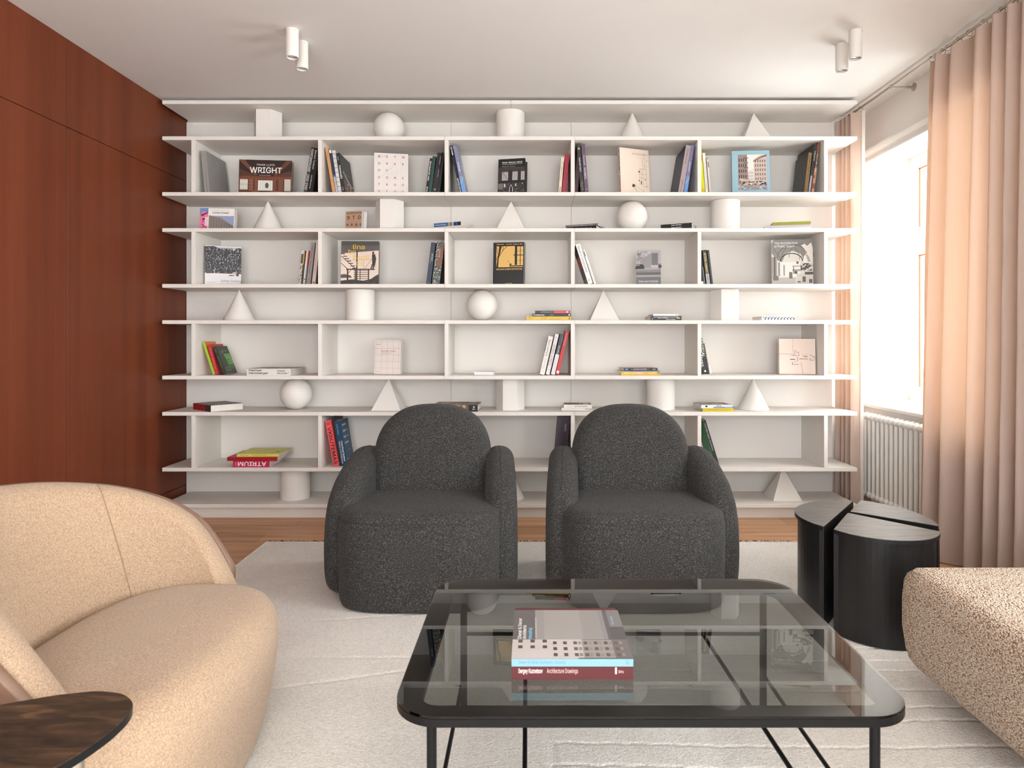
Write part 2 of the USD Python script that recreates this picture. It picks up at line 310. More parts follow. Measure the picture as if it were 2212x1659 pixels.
# ---------------------------------------------------------------- white solids between the low shelves
kS = 323.0; YS = F / kS; HS = 0.2076; LOWTOP = {0: zs[1], 1: zs[3], 2: zs[5], 3: zs[7], 4: zs[9]}
sph = trimesh.creation.icosphere(4, HS / 2 - 0.0006); sph.apply_translation([0, 0, HS / 2 - 0.0006])
cone = lathe([(0, 0), (0.1005, 0), (0.102, 0.002), (0.004, HS - 0.002), (0, HS - 0.001)], 72)
cyl = lathe([(0, 0), (0.094, 0), (0.0952, 0.0012), (0.0952, HS - 0.0022), (0.094, HS - 0.001), (0, HS - 0.001)], 72)
a6 = np.arange(6) * math.pi / 3
hexp = extrude(Polygon([(0.094 * math.cos(t), 0.094 * math.sin(t)) for t in a6]).buffer(-0.001).buffer(0.001), 0, HS - 0.001)
pyr = trimesh.convex.convex_hull(np.array([(x, y, 0) for x in (-0.096, 0.096) for y in (-0.096, 0.096)] + [(0, 0, HS - 0.001)]))
rows_ = ['top', 'second', 'third', 'fourth', 'bottom']
kinds = {'sphere': ('white_sphere', sph, 'smooth white plaster ball', True), 'cone': ('white_cone', cone, 'white plaster cone', 30), 'cylinder': ('white_cylinder', cyl, 'white plaster cylinder', 30),
         'prism': ('white_prism', hexp, 'white six-sided prism', False), 'pyramid': ('white_pyramid', pyr, 'white four-sided pyramid', False)}
first_solid = {}
for r, items in enumerate([
    [('prism', 579), ('sphere', 840.5), ('cylinder', 1102.5), ('cone', 1365.5), ('pyramid', 1628)],
    [('cone', 579), ('prism', 842), ('pyramid', 1104), ('sphere', 1365), ('cylinder', 1566.5)],
    [('cone', 516.5), ('cylinder', 778), ('sphere', 1041), ('pyramid', 1303), ('prism', 1566)],
    [('sphere', 639.5), ('pyramid', 840), ('prism', 1102.5), ('cylinder', 1426.5), ('cone', 1627)],
    [('cylinder', 638), ('cone', 1100), ('pyramid', 1690)]]):
    for kind, px in items:
        name, m, what, sm = kinds[kind]
        loc = ((px - VX) / kS, YS, LOWTOP[r] + 0.0002)
        lab = f'{what} on the {rows_[r]} low row of the bookcase'
        if kind not in first_solid:
            x = thing(name, lab, 'sculpture', loc, 0, 'white geometric solids'); obj('body', m, SOLID, x, smooth=sm); first_solid[kind] = x
        else:
            copy_of(first_solid[kind], name, lab, loc)

# ================================================================ CEILING SPOTS
lamp0 = None
for px, k, lab in ((631.5, 429.5, 'white cylindrical ceiling spot of the left pair, further from the bookcase'), (652.5, 412.0, 'white cylindrical ceiling spot of the left pair, nearer the bookcase'),
                   (1848, 428.0, 'white cylindrical ceiling spot of the right pair, further from the bookcase'), (1818.5, 409.0, 'white cylindrical ceiling spot of the right pair, nearer the bookcase')):
    loc = ((px - VX) / k, F / k, ZC)
    if lamp0 is None:
        lamp0 = thing('ceiling_spot', lab, 'ceiling light', loc, 0, 'ceiling spots')
        obj('housing', lathe([(0, -0.0), (0.031, -0.0), (0.0315, -0.001), (0.0315, -0.1405), (0.0305, -0.1415), (0.0275, -0.1415), (0.026, -0.128), (0, -0.128)], 48), LAMPW, lamp0, smooth=30)
        obj('trim_ring', lathe([(0.0215, -0.1285), (0.026, -0.1285), (0.026, -0.132), (0.0225, -0.1325), (0.0215, -0.1285)], 40), plain('lamp_ring_grey', (120, 124, 128), 0.3, 0.6), lamp0, smooth=30)
        obj('reflector', lathe([(0, -0.1283), (0.006, -0.1287), (0.012, -0.1283), (0.021, -0.131)], 40), REFL, lamp0, smooth=30)
        obj('set_screw', moved(trimesh.creation.icosphere(1, 0.0016), 0.0 + 0.022, -0.0228, -0.012), DARK, lamp0)
    else:
        copy_of(lamp0, 'ceiling_spot', lab, loc)

# ================================================================ CURTAINS AND ROD
ROD = (2.177, CAM + 1.527)
rod = thing('curtain_rod', 'thin brushed steel curtain rod under the ceiling', 'curtain rod')
obj('pole', tube((ROD[0], 1.2, ROD[1]), (ROD[0], 4.70, ROD[1]), 0.0075), STEEL, rod, smooth=30)
by = F / 357.3
for y_ in (by, 2.0):
    br = obj('bracket', cat_([tube((ROD[0] + 0.005, y_, ROD[1]), (XR - 0.03, y_, ROD[1] - 0.001), 0.0028, 12), tube((XR - 0.045, y_, ROD[1] - 0.001), (XR, y_, ROD[1] - 0.001), 0.008, 16),
                             tube((ROD[0], y_ - 0.011, ROD[1]), (ROD[0], y_ + 0.011, ROD[1]), 0.0105, 16)]), STEEL, rod, smooth=30)
    obj('wall_plate', tube((XR - 0.005, y_, ROD[1] - 0.001), (XR, y_, ROD[1] - 0.001), 0.0245, 28), STEEL, br, smooth=30)
def curtain(name, label, ctrl, z0, rings, hem_y=None, seed=1, top=ROD[1] - 0.024, nz=70, per=14, selvage=False):
    """ctrl: along the cloth, (x, y) at the top and (x, y) at the foot."""
    c = thing(name, label, 'curtain')
    n = len(ctrl); t = np.arange(n); tt = np.linspace(0, n - 1, (n - 1) * per + 1)
    from scipy.interpolate import CubicSpline
    a = CubicSpline(t, np.array([p[0] for p in ctrl]))(tt); b = CubicSpline(t, np.array([p[1] for p in ctrl]))(tt)
    V = []
    for i in range(nz + 1):
        s = i / nz; z = top + (z0 - top) * s; e = s ** 0.75
        p = a * (1 - e) + b * e
        wob = (meshkit.fbm(np.column_stack([tt * 0.9, np.full_like(tt, z * 1.3), np.full_like(tt, seed * 9.1)]), 3, seed) - 0.5) * 0.02 * min(1, s * 3)
        sag = 0.006 * np.cos(tt * math.pi) * max(0, 1 - s * 12)
        V.append(np.column_stack([p[:, 0] + wob, p[:, 1] + wob * 0.6, np.full(len(tt), z) + sag]))
    V = np.array(V); m = len(tt)
    def grid(i0, i1, off=0.0):
        v = V[i0:i1 + 1].reshape(-1, 3).copy(); k = i1 - i0
        idx = np.arange((k + 1) * m).reshape(k + 1, m)
        f = np.vstack([np.stack([idx[:-1, :-1].ravel(), idx[1:, :-1].ravel(), idx[1:, 1:].ravel()], 1), np.stack([idx[:-1, :-1].ravel(), idx[1:, 1:].ravel(), idx[:-1, 1:].ravel()], 1)])
        return trimesh.Trimesh(v, f, process=False)
    obj('header', grid(0, 3), CURTAIN, c, smooth=True); obj('panel', grid(3, nz - 2), CURTAIN, c, smooth=True); obj('hem', grid(nz - 2, nz), CURTAIN, c, smooth=True)
    if selvage:                                          # the pale turned edge of the cloth
        e0 = V[:, 0]; e1 = e0 + np.column_stack([np.full(len(e0), 0.020), np.full(len(e0), -0.004) , np.zeros(len(e0))]); q = np.vstack([e0, e1]); a_ = np.arange(nz); b_ = a_ + nz + 1
        obj('selvage', trimesh.Trimesh(q, np.vstack([np.stack([a_, b_, b_ + 1], 1), np.stack([a_, b_ + 1, a_ + 1], 1)]), process=False), SELV, c, 'pale turned edge of the curtain', smooth=True)
    for y_ in rings:
        r = trimesh.creation.torus(0.0155, 0.0016, 24, 8); r.apply_transform(trimesh.transformations.rotation_matrix(math.pi / 2, [1, 0, 0])); r.apply_translation([ROD[0], y_, ROD[1] - 0.007])
        obj('ring', r, STEEL, c, smooth=True)
    return c
tops, feet = [], []
ys = [3.655, 3.60, 3.553, 3.515, 3.47, 3.418, 3.33, 3.235, 3.19, 3.15, 3.113, 3.06, 3.022, 2.97, 2.93, 2.86, 2.80, 2.73, 2.66, 2.58, 2.50, 2.42, 2.35, 2.26, 2.18]
amp = [0.0, 0.03, -0.045, 0.03, 0.02, -0.04, 0.03, -0.045, 0.03, 0.01, -0.04, 0.02, -0.04, 0.035, -0.04, 0.03, -0.04, 0.035, -0.04, 0.035, -0.04, 0.035, -0.04, 0.035, 0]
near = []
for y_, a_ in zip(ys, amp):
    f_ = 2.9 + (y_ - 2.9) * 1.10
    near.append(((ROD[0] + a_ * 0.7, y_), (ROD[0] - 0.012 + a_ * (1.35 if a_ < 0 else 0.95), f_ if y_ > 2.9 else y_)))
curtain('window_curtain', 'long peach linen curtain in the right foreground, drawn aside', near, 0.004, [3.64, 3.6, 3.545, 3.5, 3.41, 3.33, 3.22, 3.1, 3.02, 2.9, 2.8, 2.66, 2.5], seed=2)
far = [((2.186, 4.425), (2.178, 4.435)), ((2.155, 4.432), (2.152, 4.442)), ((2.122, 4.455), (2.125, 4.46)), ((2.172, 4.50), (2.18, 4.50)), ((2.125, 4.53), (2.123, 4.525)), ((2.17, 4.56), (2.178, 4.56)),
       ((2.125, 4.585), (2.123, 4.585)), ((2.165, 4.61), (2.17, 4.61)), ((2.125, 4.64), (2.123, 4.64)), ((2.155, 4.668), (2.155, 4.668))]
curtain('window_curtain', 'bunched peach linen curtain in the corner beside the bookcase', far, 0.01, [4.43, 4.5, 4.54, 4.58, 4.63, 4.67], seed=5, selvage=True)

# ================================================================ RADIATOR
rad = thing('radiator', 'white column radiator under the window sill', 'radiator')
ry = 4.565
for i in range(24):
    y_ = ry - 0.054 * i
    if y_ < 3.3: break
    col = []
    for x_ in (2.252, 2.294):
        col.append(path_tube([(x_, y_, 0.121), (x_, y_, 0.641)], 0.0135, 12))
    for z_ in (0.123, 0.639):
        col.append(moved(trimesh.creation.icosphere(2, 0.0195).apply_transform(np.diag([1.15, 1.22, 1.25, 1])), 2.252, y_, z_))
        col.append(moved(trimesh.creation.icosphere(2, 0.0195).apply_transform(np.diag([1.15, 1.22, 1.25, 1])), 2.294, y_, z_))
        col.append(tube((2.252, y_, z_), (2.294, y_, z_), 0.018, 12))
    obj('section', cat_(col), RADI, rad, smooth=40)
for y_ in (4.45, 3.4):
    obj('foot', box(2.26, 2.29, y_ - 0.012, y_ + 0.012, 0.0, 0.14, 0.002), RADI, rad)

# ================================================================ RUG
RX0, RX1, RY0, RY1 = -1.49, 1.78, -0.6, 3.786
rug = thing('rug', 'large cream wool rug with carved lines on the oak floor', 'rug')
gx = np.arange(RX0, RX1 + 1e-6, 0.011); gy = np.arange(RY0, RY1 + 1e-6, 0.0048)
Xg, Yg = np.meshgrid(gx, gy)
P3 = np.stack([Xg * 2.2, Yg * 2.2, np.zeros_like(Xg)], -1)
Z = 0.0105 + 0.003 * (meshkit.fbm(P3, 3, 4) - 0.5)
wav = (meshkit.fbm(np.stack([Xg * 1.6, Yg * 0.7, np.ones_like(Xg)], -1), 3, 11) - 0.5) * 0.10
def groove(d, w, dep): return -dep * np.exp(-(d / w) ** 2)
jit = (meshkit.noise(np.stack([Xg * 38, Yg * 5, np.ones_like(Xg)], -1), 3) - 0.5) * 0.010
right = 1 / (1 + np.exp(-(Xg - 0.055) / 0.006))
for i in range(34):
    y0 = -0.35 + i * 0.098 + (0.018 if i % 3 == 0 else -0.010)
    y0 = y0 if y0 < 2.55 else None
    if y0 is None: break
    Z += right * groove(Yg + wav * 0.45 + jit - y0, 0.0036, 0.0048)
Z += groove(Xg - 0.055 + 0.2 * wav, 0.005, 0.005) * (Yg < 1.9)
for (xa, ya, xb, yb) in ((-1.5, 2.62, -0.2, 2.86), (-1.5, 2.0, 0.05, 2.46), (-0.9, 2.42, 0.4, 2.40), (-0.3, 1.35, 0.06, 1.62), (-1.2, 3.2, 1.5, 3.1)):
    L = math.hypot(xb - xa, yb - ya); ux, uy = (xb - xa) / L, (yb - ya) / L
    t = (Xg - xa) * ux + (Yg - ya) * uy; d = -(Xg - xa) * uy + (Yg - ya) * ux
    Z += groove(d + wav * 0.6, 0.007, 0.0025) * (t > 0) * (t < L)
nx_, ny_ = len(gx), len(gy); idx = np.arange(nx_ * ny_).reshape(ny_, nx_)
f = np.vstack([np.stack([idx[:-1, :-1].ravel(), idx[:-1, 1:].ravel(), idx[1:, 1:].ravel()], 1), np.stack([idx[:-1, :-1].ravel(), idx[1:, 1:].ravel(), idx[1:, :-1].ravel()], 1)])
top = trimesh.Trimesh(np.column_stack([Xg.ravel(), Yg.ravel(), Z.ravel()]), f, process=False)
obj('pile', top, RUGM, rug, smooth=True)
edge = cat_([box(RX0, RX1, RY1 - 0.004, RY1, 0.0005, 0.014), box(RX0, RX1, RY0, RY0 + 0.004, 0.0005, 0.014), box(RX0, RX0 + 0.004, RY0, RY1, 0.0005, 0.014), box(RX1 - 0.004, RX1, RY0, RY1, 0.0005, 0.014)])
obj('backing', edge, RUGM, rug)
fr = []
for x_ in np.arange(RX0 + 0.01, RX1, 0.009):
    h = rng.uniform(0.010, 0.019); fr.append(box(x_, x_ + 0.0065, RY1 + 0.001, RY1 + 0.006 + rng.uniform(0, 0.003), 0.001, h))
obj('fringe', cat_(fr), FRINGE, rug, 'dark bound edge of the rug', kind='stuff')

# ================================================================ ARMCHAIRS (charcoal boucle)
def superring(hx, hy, n, p, cy=0.0, taper=0.0):
    a = np.linspace(0, 2 * math.pi, n, endpoint=False); c, s = np.cos(a), np.sin(a)
    x = hx * np.sign(c) * np.abs(c) ** (2 / p); y = hy * np.sign(s) * np.abs(s) ** (2 / p)
    x = x * (1 - taper * (y / hy + 1) / 2)
    return np.column_stack([x, cy + y])
def armchair(x, label):
    c = thing('armchair', label, 'armchair', (x, 2.775, 0.0135), 0, 'charcoal armchairs')
    R = []
    for z, s in [(0.0, 0.945), (0.004, 0.965), (0.02, 0.982), (0.05, 0.992), (0.10, 0.995), (0.20, 1.0), (0.28, 1.0), (0.34, 0.995), (0.372, 0.985)]:
        r = superring(0.376 * s, 0.315 * s, 128, 3.5, 0.315, 0.12); R.append(np.column_stack([r, np.full(len(r), z)]))
    low = list(R)
    for z, s in [(0.372, 0.985), (0.3725, 0.978), (0.374, 0.985), (0.388, 0.968), (0.40, 0.935), (0.408, 0.89), (0.414, 0.80), (0.419, 0.6), (0.422, 0.35), (0.423, 0.1)]:
        r = superring(0.376 * s, 0.315 * s, 128, 3.5, 0.315, 0.12); low.append(np.column_stack([r, np.full(len(r), z)]))
    obj('seat', loft(low), CHAIR, c, smooth=60)
    r = superring(0.376 * 0.987, 0.315 * 0.987, 128, 3.5, 0.315, 0.12); r = np.column_stack([r, np.full(len(r), 0.373)])
    obj('seat_seam', path_tube(np.vstack([r, r[:1]]), 0.0016, 6), SEAM, c, smooth=True)
    t = np.linspace(0, math.pi, 40)
    arch = Polygon([(-0.268, 0.16), (0.268, 0.16), (0.287, 0.30), (0.290, 0.515)] + [(0.290 * math.cos(a), 0.515 + 0.300 * math.sin(a)) for a in ()] + [(0.290 * abs(math.cos(a)) ** 0.78 * (1 if math.cos(a) > 0 else -1), 0.515 + 0.300 * math.sin(a) ** 0.78) for a in t] + [(-0.290, 0.515), (-0.287, 0.30)])
    b = inflate(arch, 0.21, 0.085, 140, 8, 0.018, c=(0, 0.48))
    obj('backrest', remap(b, lambda u, v, w: (u, 0.545 - w + (v - 0.4) * 0.14, v)), CHAIR, c, smooth=60)
    side = smooth_poly([(0.165, 0.03), (0.135, 0.10), (0.125, 0.22), (0.14, 0.34), (0.185, 0.44), (0.27, 0.515), (0.40, 0.575), (0.55, 0.612), (0.66, 0.60), (0.72, 0.53), (0.735, 0.40), (0.735, 0.05), (0.70, 0.012), (0.20, 0.012)], 400, 9)
    am = inflate(side, 0.142, 0.066, 140, 8, 0.006, c=(0.42, 0.28))
    for s in (-1, 1):
        obj('armrest', remap(am, lambda u, v, w, s=s: (s * (0.356 + w - 0.035 * np.clip((u - 0.2) / 0.5, 0, 1)), u, v)), CHAIR, c, smooth=60)
        q = np.array(side.exterior.coords)[:-1]; sel = [p for p in q if p[1] > 0.05 and p[0] < 0.62]
        sel = sorted(sel, key=lambda p: math.atan2(p[1] - 0.1, -(p[0] - 0.7)))
        obj('armrest_seam', path_tube([(s * (0.356 - 0.035 * min(max((p[0] - 0.2) / 0.5, 0), 1)), p[0], p[1]) for p in sel[::3]], 0.0014, 6), SEAM, c, smooth=True)
    return c
armchair(-0.484, 'charcoal grey bouclé armchair, the left one of the pair, facing the glass table')
armchair(0.494, 'charcoal grey bouclé armchair, the right one of the pair, facing the glass table')

# ================================================================ GLASS COFFEE TABLE
ct = thing('coffee_table', 'low black framed coffee table with smoked glass top', 'coffee table')
tx0, tx1, ty0, ty1, tz = -0.285, 0.790, 1.341, 2.115, 0.400
def rrect(x0, x1, y0, y1, r): return shapely.box(x0 + r, y0 + r, x1 - r, y1 - r).buffer(r, quad_segs=12)
outer, inner = rrect(tx0, tx1, ty0, ty1, 0.10), rrect(tx0 + 0.056, tx1 - 0.056, ty0 + 0.053, ty1 - 0.08, 0.035)
obj('rim', extrude(outer.difference(inner), tz - 0.022, tz - 0.0062), BLACKM, ct)
obj('glass_top', extrude(rrect(tx0 + 0.001, tx1 - 0.001, ty0 + 0.001, ty1 - 0.001, 0.099), tz - 0.006, tz), SMOKED, ct)
lx0, lx1, ly0, ly1 = -0.205, 0.714, 1.392, 2.06
for x_ in (lx0, lx1):
    for y_ in (ly0, ly1):
        obj('leg', tube((x_, y_, 0.0142), (x_, y_, tz - 0.022), 0.0105), BLACKM, ct, smooth=30)
for y_ in (ly0, ly1):
    obj('stretcher', tube((lx0, y_, 0.25), (lx1, y_, 0.25), 0.0055, 14), BLACKM, ct, smooth=30)
for x_ in (lx0, lx1):
    obj('stretcher', tube((x_, ly0, 0.125), (x_, ly1, 0.125), 0.0055, 14), BLACKM, ct, smooth=30)
for xa, xb in ((-0.015, -0.012), (0.528, 0.548)):
    obj('stretcher', tube((xa, ly1, 0.25), (xb, ly0, 0.25), 0.0055, 14), BLACKM, ct, smooth=30)

# ================================================================ BLACK SEGMENT TABLES
def arc3(a, b, c, n=24):                                # arc from a through b to c
    (ax, ay), (bx_, by_), (cx, cy) = a, b, c
    d = 2 * (ax * (by_ - cy) + bx_ * (cy - ay) + cx * (ay - by_))
    ux = ((ax**2 + ay**2) * (by_ - cy) + (bx_**2 + by_**2) * (cy - ay) + (cx**2 + cy**2) * (ay - by_)) / d
    uy = ((ax**2 + ay**2) * (cx - bx_) + (bx_**2 + by_**2) * (ax - cx) + (cx**2 + cy**2) * (bx_ - ax)) / d
    t0, t1, t2 = (math.atan2(p[1] - uy, p[0] - ux) for p in (a, b, c)); r = math.hypot(ax - ux, ay - uy)
    ccw = ((t1 - t0) % (2 * math.pi)) < ((t2 - t0) % (2 * math.pi)); span = ((t2 - t0) % (2 * math.pi)) if ccw else -((t0 - t2) % (2 * math.pi))
    return [(ux + r * math.cos(t0 + span * i / n), uy + r * math.sin(t0 + span * i / n)) for i in range(n + 1)]
def segment_table(pts, label, z=0.42, flat=()):
    p = Polygon(pts); c0 = p.centroid
    t = thing('segment_table', label, 'side table', (c0.x, c0.y, 0.014), 0, 'black oak segment tables')
    p = affinity.translate(p, -c0.x, -c0.y)
    obj('top', extrude(p.buffer(-0.004).buffer(0.003), z - 0.014 - 0.002, z - 0.014), SHEENTOP, t); obj('lid', extrude(p.buffer(-0.003).buffer(0.003), z - 0.014 - 0.016, z - 0.014 - 0.002), BLACKOAK, t)  # thin top layer holds the painted sheen, lid stays black
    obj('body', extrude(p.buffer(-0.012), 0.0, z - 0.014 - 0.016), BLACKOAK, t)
    for a, b in flat:                                    # flat cheeks that stand along the straight sides
        a = np.array(a) - (c0.x, c0.y); b = np.array(b) - (c0.x, c0.y); u = (b - a) / np.linalg.norm(b - a); n_ = np.array([-u[1], u[0]])
        if np.dot(n_, -(a + b) / 2) < 0: n_ = -n_
        q = Polygon([a + u * 0.002, b - u * 0.002, b - u * 0.002 + n_ * 0.018, a + u * 0.002 + n_ * 0.018])
        obj('cheek', extrude(q, 0.0, z - 0.014 - 0.016), BLACKOAK, t)
A, B_ = (1.150, 2.632), (1.468, 3.052)
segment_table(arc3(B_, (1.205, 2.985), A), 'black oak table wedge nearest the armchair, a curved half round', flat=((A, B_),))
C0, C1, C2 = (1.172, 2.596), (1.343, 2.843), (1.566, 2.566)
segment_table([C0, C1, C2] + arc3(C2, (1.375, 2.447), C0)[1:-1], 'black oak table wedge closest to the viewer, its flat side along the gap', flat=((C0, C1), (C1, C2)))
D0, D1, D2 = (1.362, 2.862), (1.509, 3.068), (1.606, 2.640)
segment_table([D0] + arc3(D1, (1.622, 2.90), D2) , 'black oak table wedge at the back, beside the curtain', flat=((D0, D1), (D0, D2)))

# ================================================================ TAN LOUNGE CHAIR
lc = thing('lounge_chair', 'tan wool lounge chair with rounded leather-backed shell, left foreground', 'armchair', (-0.97, 1.745, 0.0135), 0)
def seat_rings():
    out = []
    for z, s in [(0.006, 0.80), (0.02, 0.845), (0.06, 0.885), (0.13, 0.94), (0.20, 0.975), (0.26, 1.0), (0.31, 0.995), (0.345, 0.965), (0.37, 0.915), (0.388, 0.84), (0.398, 0.74), (0.404, 0.55), (0.407, 0.3), (0.408, 0.08)]:
        r = superring(0.268 * s, 0.43 * s, 120, 2.7); out.append(np.column_stack([r[:, 0] - 0.008, r[:, 1] - 0.04, np.full(len(r), z)]))
    return out
rot = trimesh.transformations.rotation_matrix(math.radians(5), [0, 0, 1])
seat = loft(seat_rings()); obj('seat', seat, TAN, lc, smooth=True)
from scipy.interpolate import PchipInterpolator
def shell(r_in, r_out, top_drop, z_base, n=90, a0=74, a1=288):
    rings = []
    for i in range(n + 1):
        s = i / n; a = math.radians(a0 + (a1 - a0) * s)
        h = float(PchipInterpolator([70, 78, 88, 97, 110, 127, 150, 180, 215, 235, 250, 258, 264, 270, 290], [0.34, 0.42, 0.51, 0.585, 0.65, 0.70, 0.732, 0.745, 0.725, 0.655, 0.555, 0.495, 0.45, 0.405, 0.35])(math.degrees(a))) - top_drop
        ia, ib = r_in; oa, ob = r_out; fl = lambda z: max(0.0, min(1.0, (z - 0.36) / 0.37)); ga, gb = 0.19, 0.03
        ca, sa = math.cos(a), math.sin(a)
        def at(ra, rb, z): return ((ra + (0.19 * fl(z) if ca < 0 else 0.04 * fl(z))) * ca, (rb + 0.03 * fl(z)) * sa, z)
        wdt = min(oa - ia, ob - ib); rr = wdt / 2
        prof = [at(ia, ib, z_base), at(ia, ib, z_base + (h - rr - z_base) * 0.3), at(ia, ib, z_base + (h - rr - z_base) * 0.65), at(ia, ib, h - rr)]
        for t in np.linspace(0, math.pi, 9)[1:-1]:
            u = (1 - math.cos(t)) / 2; prof.append(at(ia + (oa - ia) * u, ib + (ob - ib) * u, h - rr + rr * math.sin(t)))
        prof += [at(oa, ob, h - rr), at(oa, ob, z_base + (h - rr - z_base) * 0.65), at(oa - 0.01, ob - 0.01, z_base + (h - rr - z_base) * 0.3), at(oa - 0.05, ob - 0.05, z_base)]
        rings.append(np.array(prof) + (-0.022, 0, 0))
    m = loft(rings); m.apply_transform(rot); return m
bk = shell((0.245, 0.325), (0.335, 0.415), 0.0, 0.20); obj('backrest', bk, TAN, lc, smooth=50)
for a_ in (129, 226):
    i_ = round((a_ - 74) / 214 * 90) * 15; obj('back_seam', path_tube(np.array(bk.vertices)[i_:i_ + 8], 0.0016, 6), TANSEAM, lc, smooth=True)
obj('back_shell', shell((0.326, 0.406), (0.352, 0.432), 0.004, 0.10, a0=78, a1=277), LEATHER, lc, smooth=50)
obj('plinth', extrude(shapely.box(-0.2, -0.2, 0.1, 0.2).buffer(0.03), 0, 0.03), BLACKM, lc)

# ================================================================ SIDE TABLE, LEFT FOREGROUND
st = thing('side_table', 'dark oak side table with a steel post, bottom left', 'side table')
pts = [(-0.722, 1.205), (-0.735, 1.245), (-0.775, 1.278), (-0.83, 1.288), (-0.90, 1.272), (-0.985, 1.235), (-1.08, 1.17), (-1.14, 1.08), (-1.13, 0.98), (-1.04, 0.92), (-0.93, 0.91), (-0.83, 0.95), (-0.765, 1.02), (-0.735, 1.09), (-0.722, 1.15)]
peb = smooth_poly(pts, 300, 5)
obj('top', extrude(peb, 0.466, 0.480), WENGE, st); obj('edge', extrude(peb.buffer(0.0005).difference(peb.buffer(-0.001)), 0.464, 0.4785), BLACKM, st)
obj('under_bevel', extrude(peb.buffer(-0.012), 0.456, 0.466), BLACKM, st)
obj('post', tube((-0.765, 1.13, 0.0145), (-0.765, 1.13, 0.456), 0.0125), STEEL, st, smooth=30)
obj('base', cat_([extrude(affinity.scale(peb, 0.8, 0.8), 0.0142, 0.022)]), BLACKM, st)

# ================================================================ NUBBY DAYBED, RIGHT FOREGROUND
db = thing('daybed', 'nubby beige and brown bouclé daybed end, right foreground', 'daybed')
pl = rrect(1.19, 2.06, 0.2, 2.205, 0.07)
R = []
for z, ins in [(0.10, 0.06), (0.105, 0.045), (0.13, 0.02), (0.17, 0.008), (0.24, 0.0), (0.33, 0.0), (0.375, 0.004), (0.40, 0.015), (0.415, 0.032), (0.422, 0.055)]:
    q = star_ring(pl.buffer(-ins), 240, (1.62, 1.2)); R.append(np.column_stack([q, np.full(len(q), z)]))
q = R[-1]
for s_, dz in ((0.9, 0.006), (0.7, 0.011), (0.4, 0.014), (0.1, 0.015)):
    R.append(np.column_stack([np.array((1.62, 1.2)) + (q[:, :2] - np.array((1.62, 1.2))) * s_, np.full(len(q), 0.422 + dz)]))
obj('cushion', loft(R), NUBBY, db, smooth=60)
for x_ in (1.36, 1.92):
    for y_ in (0.4, 2.02):
        obj('leg', tube((x_, y_, 0.0142), (x_, y_, 0.12), 0.02), BLACKM, db, smooth=30)

